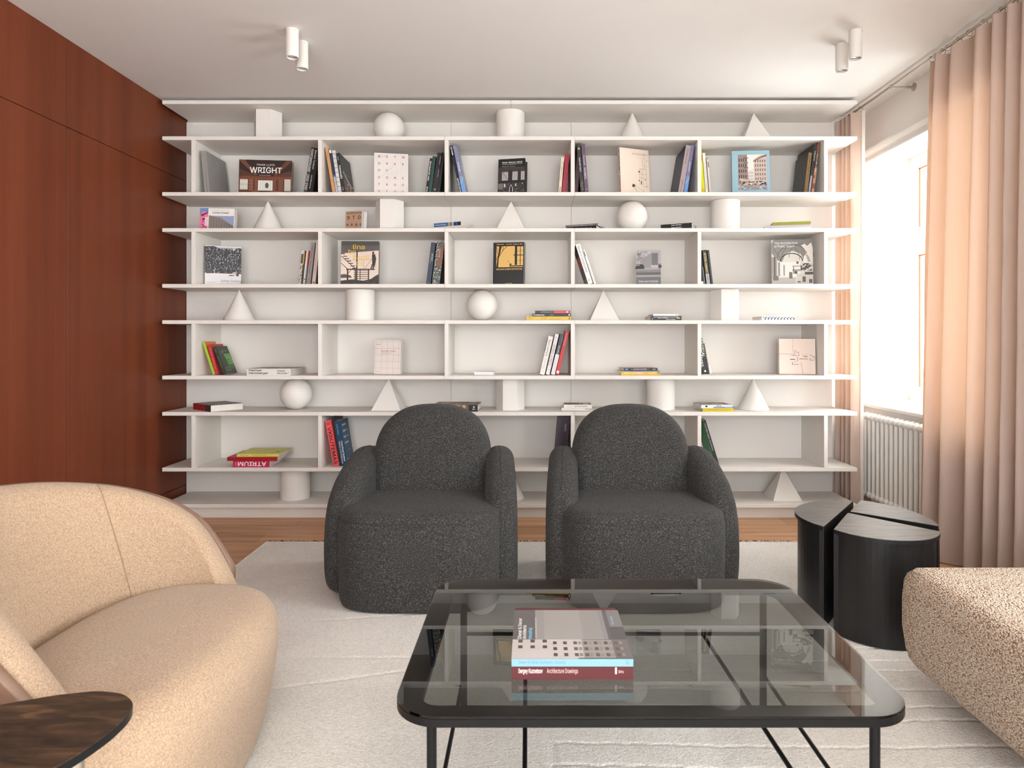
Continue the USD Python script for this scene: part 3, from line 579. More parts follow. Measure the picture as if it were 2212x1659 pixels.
# ================================================================ BOOKS
def KD(d): return F / (YF + d)
glyphs = {}
def glyph(s, bold):
    if (s, bold) not in glyphs:
        m = meshkit.text_mesh(s, 1.0, 0.5, bold); v, f = np.array(m.vertices), np.array(m.faces)
        keep = (v[f][:, :, 2] > 0.4).all(1); f = f[keep]; ids, inv = np.unique(f, return_inverse=True)
        glyphs[(s, bold)] = (v[ids][:, :2], inv.reshape(f.shape))
    return glyphs[(s, bold)]
class Print:
    """Flat print on one face of a book: coloured shapes and lettering in face coordinates 0..1 (right, up)."""
    def __init__(self, w, h): self.w, self.h, self.v, self.f, self.c, self.n, self.layer = w, h, [], [], [], 0, 0
    def tri(self, pts, f, col):
        pts = np.asarray(pts, float); self.layer += 1
        self.v.append(np.column_stack([pts, np.full(len(pts), 0.00022 + 0.000009 * self.layer)])); self.f.append(np.asarray(f) + self.n); self.n += len(pts)
        self.c.append(np.tile(lin(col), (len(pts), 1)))
    def rect(self, x0, y0, x1, y1, col):
        p = [(x0 * self.w, y0 * self.h), (x1 * self.w, y0 * self.h), (x1 * self.w, y1 * self.h), (x0 * self.w, y1 * self.h)]
        self.tri(p, [(0, 1, 2), (0, 2, 3)], col); return self
    def rects(self, rs, col):
        P, Fc = [], []
        for x0, y0, x1, y1 in rs:
            n = len(P); P += [(x0 * self.w, y0 * self.h), (x1 * self.w, y0 * self.h), (x1 * self.w, y1 * self.h), (x0 * self.w, y1 * self.h)]; Fc += [(n, n + 1, n + 2), (n, n + 2, n + 3)]
        if P: self.tri(P, Fc, col)
        return self
    def poly(self, pts, col):
        g = Polygon([(x * self.w, y * self.h) for x, y in pts]).buffer(0)
        for q in getattr(g, 'geoms', [g]):
            if q.area > 0:
                v, f = trimesh.creation.triangulate_polygon(q, engine='earcut'); self.tri(v, f, col)
        return self
    def line(self, pts, t, col):
        g = shapely.LineString([(x * self.w, y * self.h) for x, y in pts]).buffer(t / 2, cap_style='flat', quad_segs=3)
        v, f = trimesh.creation.triangulate_polygon(g, engine='earcut'); self.tri(v, f, col); return self
    def disc(self, x, y, r, col, sy=1.0):
        self.poly([(x + r * math.cos(a), y + r * sy * self.w / self.h * math.sin(a)) for a in np.linspace(0, 2 * math.pi, 17)[:-1]], col); return self
    def text(self, s, x, y, h, col, rot=0, bold=False, w=None):
        """Lettering with capitals h metres tall; (x, y) is where the baseline starts; w metres sets its length."""
        v, f = glyph(s, bold); v = v * h
        if w: v = v * [w / max(v[:, 0].max(), 1e-6), 1]
        a = math.radians(rot); v = np.column_stack([v[:, 0] * math.cos(a) - v[:, 1] * math.sin(a), v[:, 0] * math.sin(a) + v[:, 1] * math.cos(a)])
        self.tri(v + [x * self.w, y * self.h], f, col); return self
    def down(self, s, v, frac, col, length=None, bold=False, u=0.5):      # along a spine, read downwards from v
        h = frac * self.w
        return self.text(s, u - frac / 2, v, h, col, -90, bold, length * self.h if length else None)
    def up(self, s, v, frac, col, length=None, bold=False, u=0.5):
        h = frac * self.w
        return self.text(s, u + frac / 2, v, h, col, 90, bold, length * self.h if length else None)
    def along(self, s, v, frac, col, length=None, bold=False, u=0.5): return self.down(s, v, frac, col, length, bold, u)
    def speckle(self, x0, y0, x1, y1, cols, n, size, seed, asp=1.0):
        r = np.random.default_rng(seed)
        for i, c in enumerate(cols):
            q = []
            for _ in range(n // len(cols)):
                a, b = r.uniform(x0, x1), r.uniform(y0, y1); s = size * r.uniform(0.4, 1.2); sy = s * self.w / self.h * asp
                q.append((max(x0, a - s), max(y0, b - sy), min(x1, a + s), min(y1, b + sy)))
            self.rects(q, c)
        return self
    def grid(self, x0, y0, x1, y1, nx, ny, col, fx=0.55, fy=0.6):
        dx, dy = (x1 - x0) / nx, (y1 - y0) / ny
        return self.rects([(x0 + (i + 0.5 - fx / 2) * dx, y0 + (j + 0.5 - fy / 2) * dy, x0 + (i + 0.5 + fx / 2) * dx, y0 + (j + 0.5 + fy / 2) * dy) for i in range(nx) for j in range(ny)], col)
    def emit(self, name, parent, fn):
        if not self.v: return
        v = np.vstack(self.v); p = np.array(fn(*v.T)).T; f = np.vstack(self.f)
        g = usdkit.mesh(stage, numbered(f'{parent.GetPath()}/{name}'), (p, f), PRINT)
        UsdGeom.PrimvarsAPI(g).CreatePrimvar('col', Sdf.ValueTypeNames.Color3fArray, 'vertex').Set(Vt.Vec3fArray.FromNumpy(np.vstack(self.c).astype(np.float32)))
coverm = {}
def cover_mat(c):
    c = tuple(int(v) for v in c)
    return plain('cover_%02x%02x%02x' % c, c, 0.45)
RX = lambda a: trimesh.transformations.rotation_matrix(math.radians(a), [1, 0, 0])
RYm = lambda a: trimesh.transformations.rotation_matrix(math.radians(a), [0, 1, 0])
RZ = lambda a: trimesh.transformations.rotation_matrix(math.radians(a), [0, 0, 1])
TR = lambda *t: trimesh.transformations.translation_matrix(t)
def book(label, M, T, W, H, cover, group=None, spine=None, front=None, back=None, hard=True, pages=PAGES):
    b = thing('book', label, 'book', group=group, mat4=M)
    bt = min(0.0026 if hard else 0.0009, T * 0.2); ov = 0.0035 if hard else 0.0006
    U = shapely.box(-T / 2, 0, T / 2, W).buffer(-0.0012).buffer(0.0012, quad_segs=2).difference(shapely.box(-T / 2 + bt, bt, T / 2 - bt, W + 0.01))
    obj('cover', extrude(U, 0, H), cover_mat(cover), b)
    obj('pages', box(-T / 2 + bt, T / 2 - bt, bt, W - ov, ov, H - ov), pages, b)
    if spine:
        p = Print(T, H); p.rect(0, 0, 1, 1, cover); spine(p); p.emit('spine_print', b, lambda x, y, o: (x - T / 2, -o, y))
    if front:
        p = Print(W, H); front(p); p.emit('cover_print', b, lambda x, y, o: (T / 2 + o, x, y))
    if back:
        p = Print(W, H); back(p); p.emit('cover_print', b, lambda x, y, o: (-T / 2 - o, W - x, y))
    return b
def standing(label, z, bl, br, tl, yt, W, cover, d=0.06, group=None, **kw):
    """A book on its foot, spine to the room: pixel columns of the spine's foot (bl, br) and top left corner (tl), and the row of its top (yt)."""
    k = KD(d); x = (bl - VX) / k; hz = CAM + (VY - yt) / k - z; th = math.atan2((tl - bl) / k, hz)
    T = (br - bl) / k * math.cos(th) * 0.94; H = (hz - T * abs(math.sin(th))) / math.cos(th)
    ends = [x, x + T / math.cos(th), x + H * math.sin(th), x + T * math.cos(th) + H * math.sin(th)]
    lo = max([bx0] + [q + TH for q in divx if q < x + 0.03]); hi = min([bx1] + [q for q in divx if q > x + 0.03])   # stays between its dividers
    x += max(0, lo + 0.0008 - min(ends)) - max(0, max(ends) - hi + 0.0008)
    M = TR(x + T / 2 / math.cos(th), YF + d, z + 0.0003 + T / 2 * abs(math.sin(th))) @ RYm(math.degrees(th))
    return book(label, M, T, W, H, cover, group, **kw)
def faced(label, z, pl, pr, yt, T, cover, d=0.12, yaw=0.0, pitch=6.0, group=None, **kw):
    """A book shown face out between pixel columns pl and pr, top row yt."""
    k = KD(d); W = (pr - pl) / k / math.cos(math.radians(yaw)); H = (CAM + (VY - yt) / k - z) / math.cos(math.radians(pitch)) - 0.001
    M = TR((pl + pr - 2 * VX) / 2 / k, YF + d + T / 2, z + 0.0003 + T / 2 * math.sin(math.radians(pitch))) @ RZ(yaw) @ RX(-pitch) @ RZ(-90) @ TR(0, -W / 2, 0)
    return book(label, M, T, W, H, cover, group, **kw)
def lying(label, z, pl, pr, T, W, cover, d=0.05, yaw=0.0, flip=False, group=None, turn=0, **kw):
    """A book flat on its back (or face, flip), spine to the room between pixel columns pl and pr at depth d."""
    k = KD(d); H = (pr - pl) / k / math.cos(math.radians(yaw)); xc = (pl + pr - 2 * VX) / 2 / k
    M = TR(xc, YF + d, z + 0.0003 + T / 2) @ RZ(yaw + turn) @ (RYm(90) if flip else RYm(-90)) @ TR(0, 0, -H / 2)
    return book(label, M, T, W, H, cover, group, **kw)
R1, R2, R3, R4 = zs[2], zs[4], zs[6], zs[8]; LB, LC, LD = zs[3], zs[5], zs[7]
WHITE, CREAM, BLK, GREY = (232, 230, 226), (226, 216, 202), (30, 30, 32), (150, 148, 145)

# ---- top tall row, first compartment
for i, (bl, br, tl, who) in enumerate(((442, 448.0, 433.2, 'outer'), (448.2, 454.2, 438.6, 'inner'))):
    standing(f'tall plain grey linen book leaning left in the top left compartment, {who} one', R1, bl, br, tl, 325.6, 0.285, (146, 143, 139), 0.04)
def wright(p):
    p.rect(0, 0, 1, 1, (88, 54, 42)); p.poly([(0, 1), (1, 1), (1, 0.72), (0.62, 0.52), (0.36, 0.52), (0, 0.74)], (52, 36, 32))
    p.poly([(0, 0.98), (0.30, 0.56), (0.36, 0.56), (0.1, 1)], (112, 70, 52)); p.poly([(1, 0.98), (0.70, 0.56), (0.64, 0.56), (0.9, 1)], (104, 64, 48))
    p.rect(0.0, 0.44, 1, 0.53, (118, 66, 48)); p.rects([(0.02, 0.14, 0.17, 0.44), (0.36, 0.12, 0.64, 0.42), (0.86, 0.12, 0.98, 0.46)], (196, 192, 180))
    p.grid(0.02, 0.14, 0.17, 0.44, 4, 2, (214, 214, 206)); p.grid(0.36, 0.12, 0.64, 0.42, 6, 1, (222, 222, 214), 0.8, 0.9); p.disc(0.53, 0.27, 0.035, (84, 90, 62), 1.6)
    p.rects([(0.19, 0.08, 0.27, 0.46), (0.30, 0.10, 0.35, 0.46), (0.65, 0.10, 0.70, 0.46), (0.75, 0.06, 0.84, 0.46)], (122, 76, 58)); p.grid(0.19, 0.1, 0.27, 0.44, 2, 4, (150, 110, 90))
    p.rect(0, 0, 1, 0.12, (96, 62, 48)); p.rects([(0.25, 0.02, 0.36, 0.13), (0.62, 0.02, 0.80, 0.12)], (134, 78, 54)); p.rect(0.42, 0.03, 0.56, 0.09, (60, 44, 38))
    p.text('FRANK LLOYD', 0.33, 0.835, 0.0125, WHITE, w=0.115); p.text('WRIGHT', 0.20, 0.63, 0.037, WHITE, bold=True, w=0.205); p.text('Frank Lloyd Wright', 0.38, 0.55, 0.006, (210, 190, 180))
faced('wide book with a brown interior photo and large white lettering, face out', R1, 517, 627, 345, 0.036, (70, 46, 38), 0.10, 6, 4, front=wright)
standing('book with black spine covered in white lettering, leaning right in the first top compartment', R1, 655.5, 663.5, 672.5, 318, 0.25, (60, 58, 58), 0.05,
         spine=lambda p: (p.down('VOSSTANOVLENIE', 0.97, 0.62, (214, 210, 206), 0.5, True), p.down('1920-1960', 0.42, 0.62, (214, 210, 206), 0.34, True)))
standing('black book with two lines of small white text, leaning right beside the white-lettered spine', R1, 664.0, 676.0, 680.5, 319, 0.25, (24, 23, 24), 0.05,
         spine=lambda p: (p.down('Bernard Tschumi', 0.95, 0.34, WHITE, 0.42, u=0.3), p.down('architecture', 0.40, 0.22, WHITE, 0.3, u=0.3)))
# ---- top tall row, second compartment
standing('tan spined book leaning left, first of four in the second top compartment', R1, 718.5, 725.5, 701.8, 318, 0.24, (196, 150, 104), 0.05, spine=lambda p: (p.down('Moscow', 0.92, 0.4, (140, 100, 66)), p.down('X X', 0.3, 0.4, (150, 110, 74))))
standing('thin navy book with white head, second of four leaning left', R1, 726, 731.0, 710.6, 324, 0.24, (52, 56, 84), 0.05, hard=False,
         spine=lambda p: (p.rect(0, 0.93, 1, 1, WHITE), p.rect(0, 0, 1, 0.42, (176, 178, 196)), p.rect(0.1, 0.2, 0.9, 0.27, (214, 160, 90)), p.rect(0, 0.38, 1, 0.42, (90, 110, 170))))
standing('white book with grey grid spine, third of four leaning left', R1, 731.3, 738.8, 716.8, 324.6, 0.24, (214, 212, 208), 0.05, hard=False,
         spine=lambda p: (p.rects([(0, 0.05 + i * 0.108, 1, 0.062 + i * 0.108) for i in range(9)], (110, 110, 118)), p.rects([(0.25, 0, 0.33, 1), (0.7, 0, 0.78, 1)], (170, 170, 176))))
def pono(p):
    p.rect(0, 0, 1, 1, (46, 50, 48)); p.speckle(0.05, 0.02, 0.98, 0.36, [(60, 84, 110), (150, 84, 50), (196, 150, 60), (190, 186, 190), (84, 70, 110), (120, 60, 50)], 90, 0.06, 3, 0.8)
    p.poly([(0.5, 0.02), (0.62, 0.30), (0.70, 0.30), (0.58, 0.02)], (198, 160, 70)); p.text('PONOMARЁV', 0.10, 0.52, 0.022, WHITE, -24, True, 0.19); p.rect(0.4, 0.55, 0.8, 0.565, (150, 110, 70))
standing('dark book with colourful collage cover and white lettered spine, last of four leaning left', R1, 739.2, 746.2, 726.2, 330, 0.255, (40, 44, 42), 0.05, front=pono, spine=lambda p: (p.down('PONOMARЁV', 0.70, 0.5, WHITE, 0.34, True), p.rect(0.3, 0.82, 0.42, 0.92, WHITE), p.down('A. B.', 0.16, 0.4, WHITE)))
def networks(p):
    p.rect(0, 0, 1, 1, (232, 226, 220)); r = np.random.default_rng(5)
    for i in range(26):
        a = r.uniform(0.05, 0.95); p.line([(a, 0.03), (a, 0.97)], 0.0004, (216, 210, 205))
    for i in range(16):
        a, b = r.uniform(0.3, 0.6), r.uniform(0.4, 0.62); p.line([(a - 0.18, b - 0.16), (a + 0.2, b + 0.12)], 0.0006, (206, 200, 197))
    for i in range(10): p.line([(0.08, 0.86 + i * 0.008), (0.4, 0.92 + i * 0.006)], 0.0005, (210, 204, 200))
    for j, row in enumerate(['NETW', 'ORKS', 'OF  ', 'CONS', 'TRUC', 'TION']):
        row = {4: 'TRUC', 5: 'TION'}.get(j, row)
        for i, ch in enumerate(row):
            if ch != ' ': p.text(ch, 0.115 + i * 0.232, 0.895 - j * 0.165, 0.0135, (178, 50, 58), bold=True)
faced('white book with a grid of red capital letters, face out', R1, 808.8, 880, 329.5, 0.02, (228, 222, 216), 0.12, 10, 5, front=networks)
standing('slim black book with white spine lettering leaning right, before the dark green book', R1, 918.3, 924.3, 928.8, 341.5, 0.22, (24, 24, 26), 0.05, spine=lambda p: (p.up('FIRST ARCHITECTURE', 0.36, 0.5, WHITE, 0.56, True), p.up('TATLIN', 0.03, 0.5, WHITE, 0.16, True)))
standing('dark green book leaning right among black ones in the top row', R1, 924.6, 932.2, 934.8, 337, 0.23, (26, 66, 60), 0.05)
standing('black book with two columns of tiny white text, leaning right', R1, 932.5, 944.5, 945.4, 329.5, 0.26, (30, 28, 30), 0.05, spine=lambda p: (p.down('Rem Koolhaas Elements', 0.92, 0.22, (190, 186, 184), 0.2, u=0.72), p.down('Architecture Theory', 0.6, 0.22, (190, 186, 184), 0.2, u=0.72), p.down('II', 0.12, 0.3, WHITE)))
standing('thick black book against the second divider of the top row', R1, 944.6, 950.4, 954.4, 329, 0.26, (20, 20, 22), 0.05, spine=lambda p: p.rects([(0.3, 0.06 + i * 0.03, 0.5, 0.07 + i * 0.03) for i in range(3)], GREY))
# ---- top tall row, third compartment
standing('slim black book with white text leaning left in the third top compartment', R1, 993.2, 998.2, 971.2, 314, 0.25, (24, 24, 26), 0.05, spine=lambda p: (p.down('RICHARD', 0.97, 0.55, WHITE, 0.17, True), p.down('ARCHITECTURE VOL', 0.32, 0.55, WHITE, 0.3, True)))
def bluebr(p):
    p.rect(0, 0, 1, 1, (92, 112, 172)); p.rect(0, 0, 1, 0.36, (104, 152, 212)); r = np.random.default_rng(8)
    for i in range(9): p.line([(0.05, 0.98 - i * 0.07), (0.95, 0.92 - i * 0.075)], 0.0008, (150, 146, 160))
    for i in range(5): p.line([(0.1 + 0.16 * i, 1), (0.25 + 0.14 * i, 0.3)], 0.0012, (186, 150, 104))
    p.line([(0.1, 0.2), (0.9, 0.32)], 0.003, (206, 200, 190)); p.down('ALBANIAN', 0.66, 0.34, (210, 214, 226), 0.2, True)
def greyblue(p): p.rect(0, 0, 1, 1, (150, 158, 172)); p.speckle(0, 0, 1, 1, [(176, 180, 188), (134, 146, 166), (196, 198, 200)], 120, 0.05, 14)
standing('blue photo-spined book with grey cover leaning left in the third top compartment', R1, 998.5, 1008, 977.6, 314, 0.265, (110, 124, 168), 0.05, spine=bluebr, front=greyblue)
def detroit(p):
    p.rect(0, 0, 1, 1, (32, 32, 33)); p.rect(0, 0.1, 1, 0.78, (58, 56, 56)); p.rects([(i * 0.043, 0.62, i * 0.043 + 0.02, 0.78) for i in range(23)], (70, 67, 66))
    p.rects([(0.15, 0.42, 0.38, 0.65), (0.54, 0.42, 0.74, 0.65), (0.86, 0.42, 1.0, 0.65)], (176, 170, 168)); p.rects([(0.38, 0.34, 0.54, 0.7), (0.74, 0.34, 0.86, 0.7)], (48, 46, 46))
    for xx in (0.22, 0.3, 0.61, 0.68, 0.93): p.rect(xx, 0.42, xx + 0.006, 0.65, (90, 86, 85))
    p.rect(0, 0.36, 1, 0.40, (36, 35, 35)); p.line([(0.16, 0.64), (0.4, 0.42)], 0.002, (40, 39, 39)); p.rect(0.02, 0.18, 0.2, 0.34, (120, 116, 114)); p.rects([(0.23, 0.24, 0.29, 0.33), (0.65, 0.26, 0.70, 0.33), (0.9, 0.31, 0.93, 0.34)], (206, 200, 196))
    p.line([(0.08, 0.02), (0.44, 0.36)], 0.002, (130, 124, 120)); p.line([(0.62, 0.36), (0.98, 0.06)], 0.002, (84, 80, 78)); p.speckle(0, 0.02, 1, 0.2, [(84, 80, 78), (44, 43, 43), (110, 104, 100)], 70, 0.03, 2)
    p.disc(0.5, 0.285, 0.03, (170, 164, 160)); p.poly([(0.44, 0.25), (0.56, 0.25), (0.58, 0.12), (0.42, 0.12)], (190, 186, 184)); p.rect(0.46, 0.02, 0.54, 0.24, (26, 26, 27))
    p.text('Detroit-Moscow-Detroit', 0.14, 0.885, 0.0105, WHITE, bold=True, w=0.138); p.text('An Architecture for Industrialization, 1917-1945', 0.14, 0.845, 0.006, WHITE, w=0.138); p.text('Edited by Jean-Louis Cohen', 0.14, 0.79, 0.0045, (200, 198, 196), w=0.09)
faced('small dark book standing hidden behind the black-and-white factory book', R1, 1078, 1138, 348.5, 0.012, (58, 58, 60), 0.19, -8, 6)
faced('black book with a black-and-white factory photo and white title, face out', R1, 1075, 1133, 341, 0.02, (30, 30, 31), 0.13, -12, 6, front=detroit)
standing('cream spined book leaning right before the crimson book', R1, 1206, 1212.6, 1212.4, 339, 0.21, (222, 212, 192), 0.06, spine=lambda p: (p.down('Konstantin Melnikov', 0.86, 0.4, (120, 112, 100), 0.5), p.down('TATLIN', 0.2, 0.5, BLK, 0.16, True)))
standing('crimson cloth book leaning right at the end of the third top compartment', R1, 1213.2, 1222.6, 1221.4, 331.6, 0.25, (168, 28, 56), 0.06)
standing('very dark red book against the fourth divider, behind the crimson one', R1, 1223, 1231.5, 1229, 333, 0.25, (52, 14, 22), 0.06)
# ---- top tall row, fourth compartment
standing('black book with gold and white spine text leaning left in the fourth top compartment', R1, 1254.8, 1263.2, 1245.4, 310, 0.26, (44, 46, 46), 0.05, spine=lambda p: (p.disc(0.5, 0.9, 0.3, (190, 160, 90)), p.down('Красный театр', 0.72, 0.4, WHITE, 0.28), p.down('ТЕАТР', 0.26, 0.42, (176, 140, 66), 0.2)))
standing('purple book with white italic spine text, right beside the black and gold one', R1, 1263.6, 1272, 1255.2, 311, 0.26, (98, 78, 100), 0.05, spine=lambda p: (p.down('Русский', 0.78, 0.36, WHITE, 0.2), p.down('АНСАМБЛЬ', 0.53, 0.52, (222, 214, 222), 0.24), p.down('1', 0.1, 0.4, WHITE)))
def melni(p):
    p.rect(0, 0, 1, 1, (228, 212, 196)); p.speckle(0, 0, 1, 1, [(216, 200, 184), (222, 206, 190)], 120, 0.03, 6, 0.12)
    K = (58, 54, 52); p.text('Konstantin', 0.44, 0.895, 0.006, K, w=0.07); p.line([(0.40, 0.885), (0.76, 0.87)], 0.0012, K); p.text('K', 0.79, 0.87, 0.014, K); p.text('Melnikov', 0.85, 0.885, 0.006, K, w=0.028)
    for a in ([(0.78, 0.8), (0.78, 0.64), (0.86, 0.64), (0.86, 0.76)], [(0.66, 0.58), (0.66, 0.22)], [(0.78, 0.62), (0.78, 0.2)], [(0.9, 0.6), (0.9, 0.18)], [(0.66, 0.58), (0.92, 0.58)], [(0.66, 0.38), (0.92, 0.38)], [(0.76, 0.2), (0.95, 0.2)], [(0.4, 0.26), (0.95, 0.0)], [(0.45, 0.15), (0.8, 0.0)], [(0.52, 0.25), (0.52, 0.0)], [(0.78, 0.14), (0.78, 0)],
              [(0.78, 0.84), (0.99, 0.74)], [(0.84, 0.6), (0.95, 0.66)], [(0.66, 0.47), (0.9, 0.47)], [(0.72, 0.34), (0.72, 0.58)]): p.line(a, 0.0012, K)
    p.disc(0.44, 0.2, 0.05, (58, 62, 64)); p.rects([(0.62, 0.5, 0.68, 0.53), (0.7, 0.24, 0.73, 0.32), (0.84, 0.34, 0.87, 0.36), (0.62, 0.31, 0.66, 0.33)], K)
faced('cream book with black line drawings and a black dot, its lettered spine showing', R1, 1338.5, 1405, 320, 0.024, (228, 212, 196), 0.10, 22, 4, front=melni,
      spine=lambda p: (p.up('MELNIKOV', 0.02, 0.62, (190, 70, 48), 0.40, True), p.up('/', 0.45, 0.62, (190, 70, 48), 0.03, True), p.up('МЕЛЬНИКОВ', 0.50, 0.62, (70, 64, 60), 0.46, True)))
standing('navy covered book with a pinkish grey spine, leaning right in the fourth top compartment', R1, 1464.5, 1476, 1482.2, 313, 0.30, (38, 42, 60), 0.05, spine=lambda p: (p.rect(0, 0, 1, 1, (176, 160, 162)), p.up('Rachel Whiteread', 0.62, 0.3, (84, 74, 78), 0.3), p.up('HATJE CANTZ', 0.03, 0.34, (84, 74, 78), 0.25)))
standing('second blue photo-spined book, leaning right against the fifth divider', R1, 1476.4, 1485, 1492.4, 313, 0.26, (110, 124, 168), 0.05, spine=bluebr)
# ---- top tall row, fifth compartment
standing('bright yellow spined book leaning left in the last top compartment', R1, 1516.5, 1524.5, 1507.5, 320, 0.185, (214, 214, 28), 0.17, spine=lambda p: (p.rect(0, 0.74, 1, 0.86, (232, 150, 40)), p.up('FORCES', 0.02, 0.6, (224, 120, 40), 0.16, True)))
standing('white spined book leaning left, right after the yellow one', R1, 1525.2, 1531.4, 1517.2, 330, 0.18, (224, 220, 212), 0.17, hard=False, spine=lambda p: p.down('Cultural Politics', 0.8, 0.4, (150, 146, 140), 0.6))
standing('thin brown and white book leaning left beside the white one', R1, 1532.2, 1537, 1525.2, 341, 0.18, (168, 148, 130), 0.17, hard=False, spine=lambda p: (p.rect(0.4, 0, 1, 0.96, (216, 212, 206)), p.rect(0.5, 0.76, 0.95, 0.9, (120, 110, 104))))
def street(p):
    p.rect(0, 0, 1, 1, (150, 186, 200)); p.rect(0.05, 0.02, 0.056, 0.98, (136, 172, 188)); x0, x1, y0, y1 = 0.16, 0.92, 0.11, 0.91
    def R(a, b, c, d, col): p.rect(x0 + (x1 - x0) * a, y0 + (y1 - y0) * b, x0 + (x1 - x0) * c, y0 + (y1 - y0) * d, col)
    def Q(pts, col): p.poly([(x0 + (x1 - x0) * a, y0 + (y1 - y0) * b) for a, b in pts], col)
    R(0, 0, 1, 1, (228, 224, 216)); Q([(0, 1), (0.32, 1), (0.34, 0.6), (0.38, 0.2), (0, 0.14)], (150, 130, 124)); Q([(0.55, 0.86), (0.78, 0.98), (1, 1), (1, 0.16), (0.56, 0.18)], (196, 178, 168))
    Q([(0.36, 0.56), (0.56, 0.6), (0.56, 0.2), (0.36, 0.2)], (216, 210, 200)); Q([(0.53, 0.82), (0.8, 0.94), (1, 1), (1, 0.95), (0.8, 0.9), (0.53, 0.79)], (110, 96, 92))
    for i in range(4):
        for j in range(4): R(0.03 + i * 0.075, 0.34 + j * 0.155, 0.065 + i * 0.075, 0.43 + j * 0.155, (70, 62, 62))
    for i in range(5):
        for j in range(5): R(0.6 + i * 0.08, 0.28 + j * 0.125, 0.632 + i * 0.08, 0.35 + j * 0.125, (104, 90, 88))
    for i in range(3):
        for j in range(3): R(0.39 + i * 0.055, 0.28 + j * 0.09, 0.41 + i * 0.055, 0.33 + j * 0.09, (140, 134, 128))
    for j in (0.62, 0.76, 0.9): R(0.2, j, 0.36, j + 0.02, (84, 74, 72))
    Q([(0.05, 0.34), (0.45, 0.27), (0.45, 0.24), (0.08, 0.26)], (196, 176, 168)); R(0, 0, 1, 0.16, (158, 154, 156)); p.speckle(x0, y0 + 0.10, x1, y0 + 0.2, [(60, 60, 70), (90, 110, 150), (200, 170, 120), (40, 40, 44)], 60, 0.02, 4); p.speckle(x0, y0, x1, y0 + 0.1, [(190, 188, 188), (134, 130, 132)], 60, 0.03, 9, 0.5)
    p.text('Aldo Rossi and the Construction of Modern Milan', 0.18, 0.045, 0.006, (60, 80, 92), w=0.17)
faced('light blue cloth book with a street photograph, face out', R1, 1583.5, 1663, 324, 0.03, (150, 186, 200), 0.10, -5, 4, front=street, spine=lambda p: p.rect(0, 0, 1, 1, (140, 178, 194)))
def marble(p): p.rect(0, 0, 1, 1, (52, 50, 47)); p.speckle(0, 0, 1, 1, [(72, 66, 58), (40, 39, 38), (96, 84, 68), (62, 58, 54)], 420, 0.018, 21)
standing('dark marbled book with gold lettered spine leaning right, in the last top compartment', R1, 1736.8, 1744.8, 1746.8, 329.4, 0.21, (52, 50, 47), 0.05, back=marble, spine=lambda p: (p.rect(0, 0, 1, 1, (126, 104, 66)), p.up('ПОСОХИН МИХАИЛ', 0.04, 0.6, (60, 48, 34), 0.88)))
standing('tall dark grey book leaning right, middle one of the last three in the top row', R1, 1745.2, 1752.4, 1759.4, 311, 0.27, (58, 58, 60), 0.05, spine=lambda p: (p.rect(0.1, 0.02, 0.7, 0.36, (150, 150, 156)), p.up('Sacred Space', 0.66, 0.4, WHITE, 0.2)))
standing('brown and black book with rust spine leaning right against the last divider', R1, 1752.6, 1758.4, 1766.6, 308, 0.26, (40, 36, 36), 0.05, spine=lambda p: (p.rect(0, 0.8, 1, 1, (134, 84, 70)), p.rect(0, 0, 1, 0.5, (188, 138, 112)), p.up('МОЯ МОСКВА', 0.42, 0.6, (222, 190, 160), 0.38, True), p.rects([(0, 0.1, 1, 0.2), (0, 0.3, 0.6, 0.36)], (140, 84, 60))))

# ---- upper low row
def estates(p):
    p.rect(0, 0, 1, 1, (238, 234, 230)); p.rect(0, 0, 0.24, 1, (232, 122, 158)); r = np.random.default_rng(2)
    p.poly([(0, 1), (0.24, 1), (0.24, 0.78), (0.1, 0.88), (0, 0.7)], (112, 140, 190)); p.poly([(0.02, 0.7), (0.22, 0.82), (0.22, 0.76), (0.04, 0.64)], (70, 70, 84))
    p.rects([(r.uniform(0, 0.18), r.uniform(0.02, 0.72), 0, 0) for _ in range(0)], BLK)
    for _ in range(14):
        a, b = r.uniform(0.02, 0.18), r.uniform(0.05, 0.7); p.rect(a, b, a + 0.05, b + 0.03, (48, 42, 50))
    p.rect(0.15, 0.2, 0.24, 0.6, (226, 200, 210)); p.rect(0.26, 0, 0.985, 0.66, (150, 160, 190)); p.poly([(0.26, 0.68), (0.62, 0.56), (0.98, 0.2), (0.98, 0), (0.26, 0)], (134, 124, 118)); p.rect(0.26, 0.0, 0.98, 0.08, (70, 66, 64))
    for j in range(6): p.line([(0.26, 0.62 - j * 0.085), (0.96, 0.2 - j * 0.03)], 0.0022, (84, 76, 74))
    for i in range(9): p.line([(0.3 + i * 0.075, 0.62 - i * 0.05), (0.3 + i * 0.075, 0.06)], 0.0012, (190, 182, 174))
    p.text('London Estates', 0.36, 0.765, 0.011, (50, 46, 48), bold=True, w=0.105); p.text('Modernist Council Housing 1946-1981', 0.36, 0.89, 0.004, (120, 116, 116), w=0.105)
faced('white book standing behind the pink and blue housing book', LB, 444, 508.5, 452.5, 0.012, (226, 222, 214), 0.15, 8, 5, hard=False)
faced('white book with a pink edge and housing photo, face out on the upper low row', LB, 432, 503.5, 449.5, 0.016, (236, 232, 228), 0.10, 6, 6, hard=False, front=estates)
def eto(p):
    p.rect(0, 0, 1, 1, (176, 142, 118)); p.text('МЫ ВИЗИОНЕРЫ', 0.06, 0.86, 0.009, (44, 36, 32), bold=True, w=0.102)
    for i, ch in enumerate('ЭТО'): p.text(ch, 0.06 + i * 0.34, 0.58, 0.021, (36, 30, 28), bold=True)
    for i, ch in enumerate('надо'): p.text(ch, 0.06 + i * 0.27, 0.24, 0.017, (36, 30, 28), bold=True)
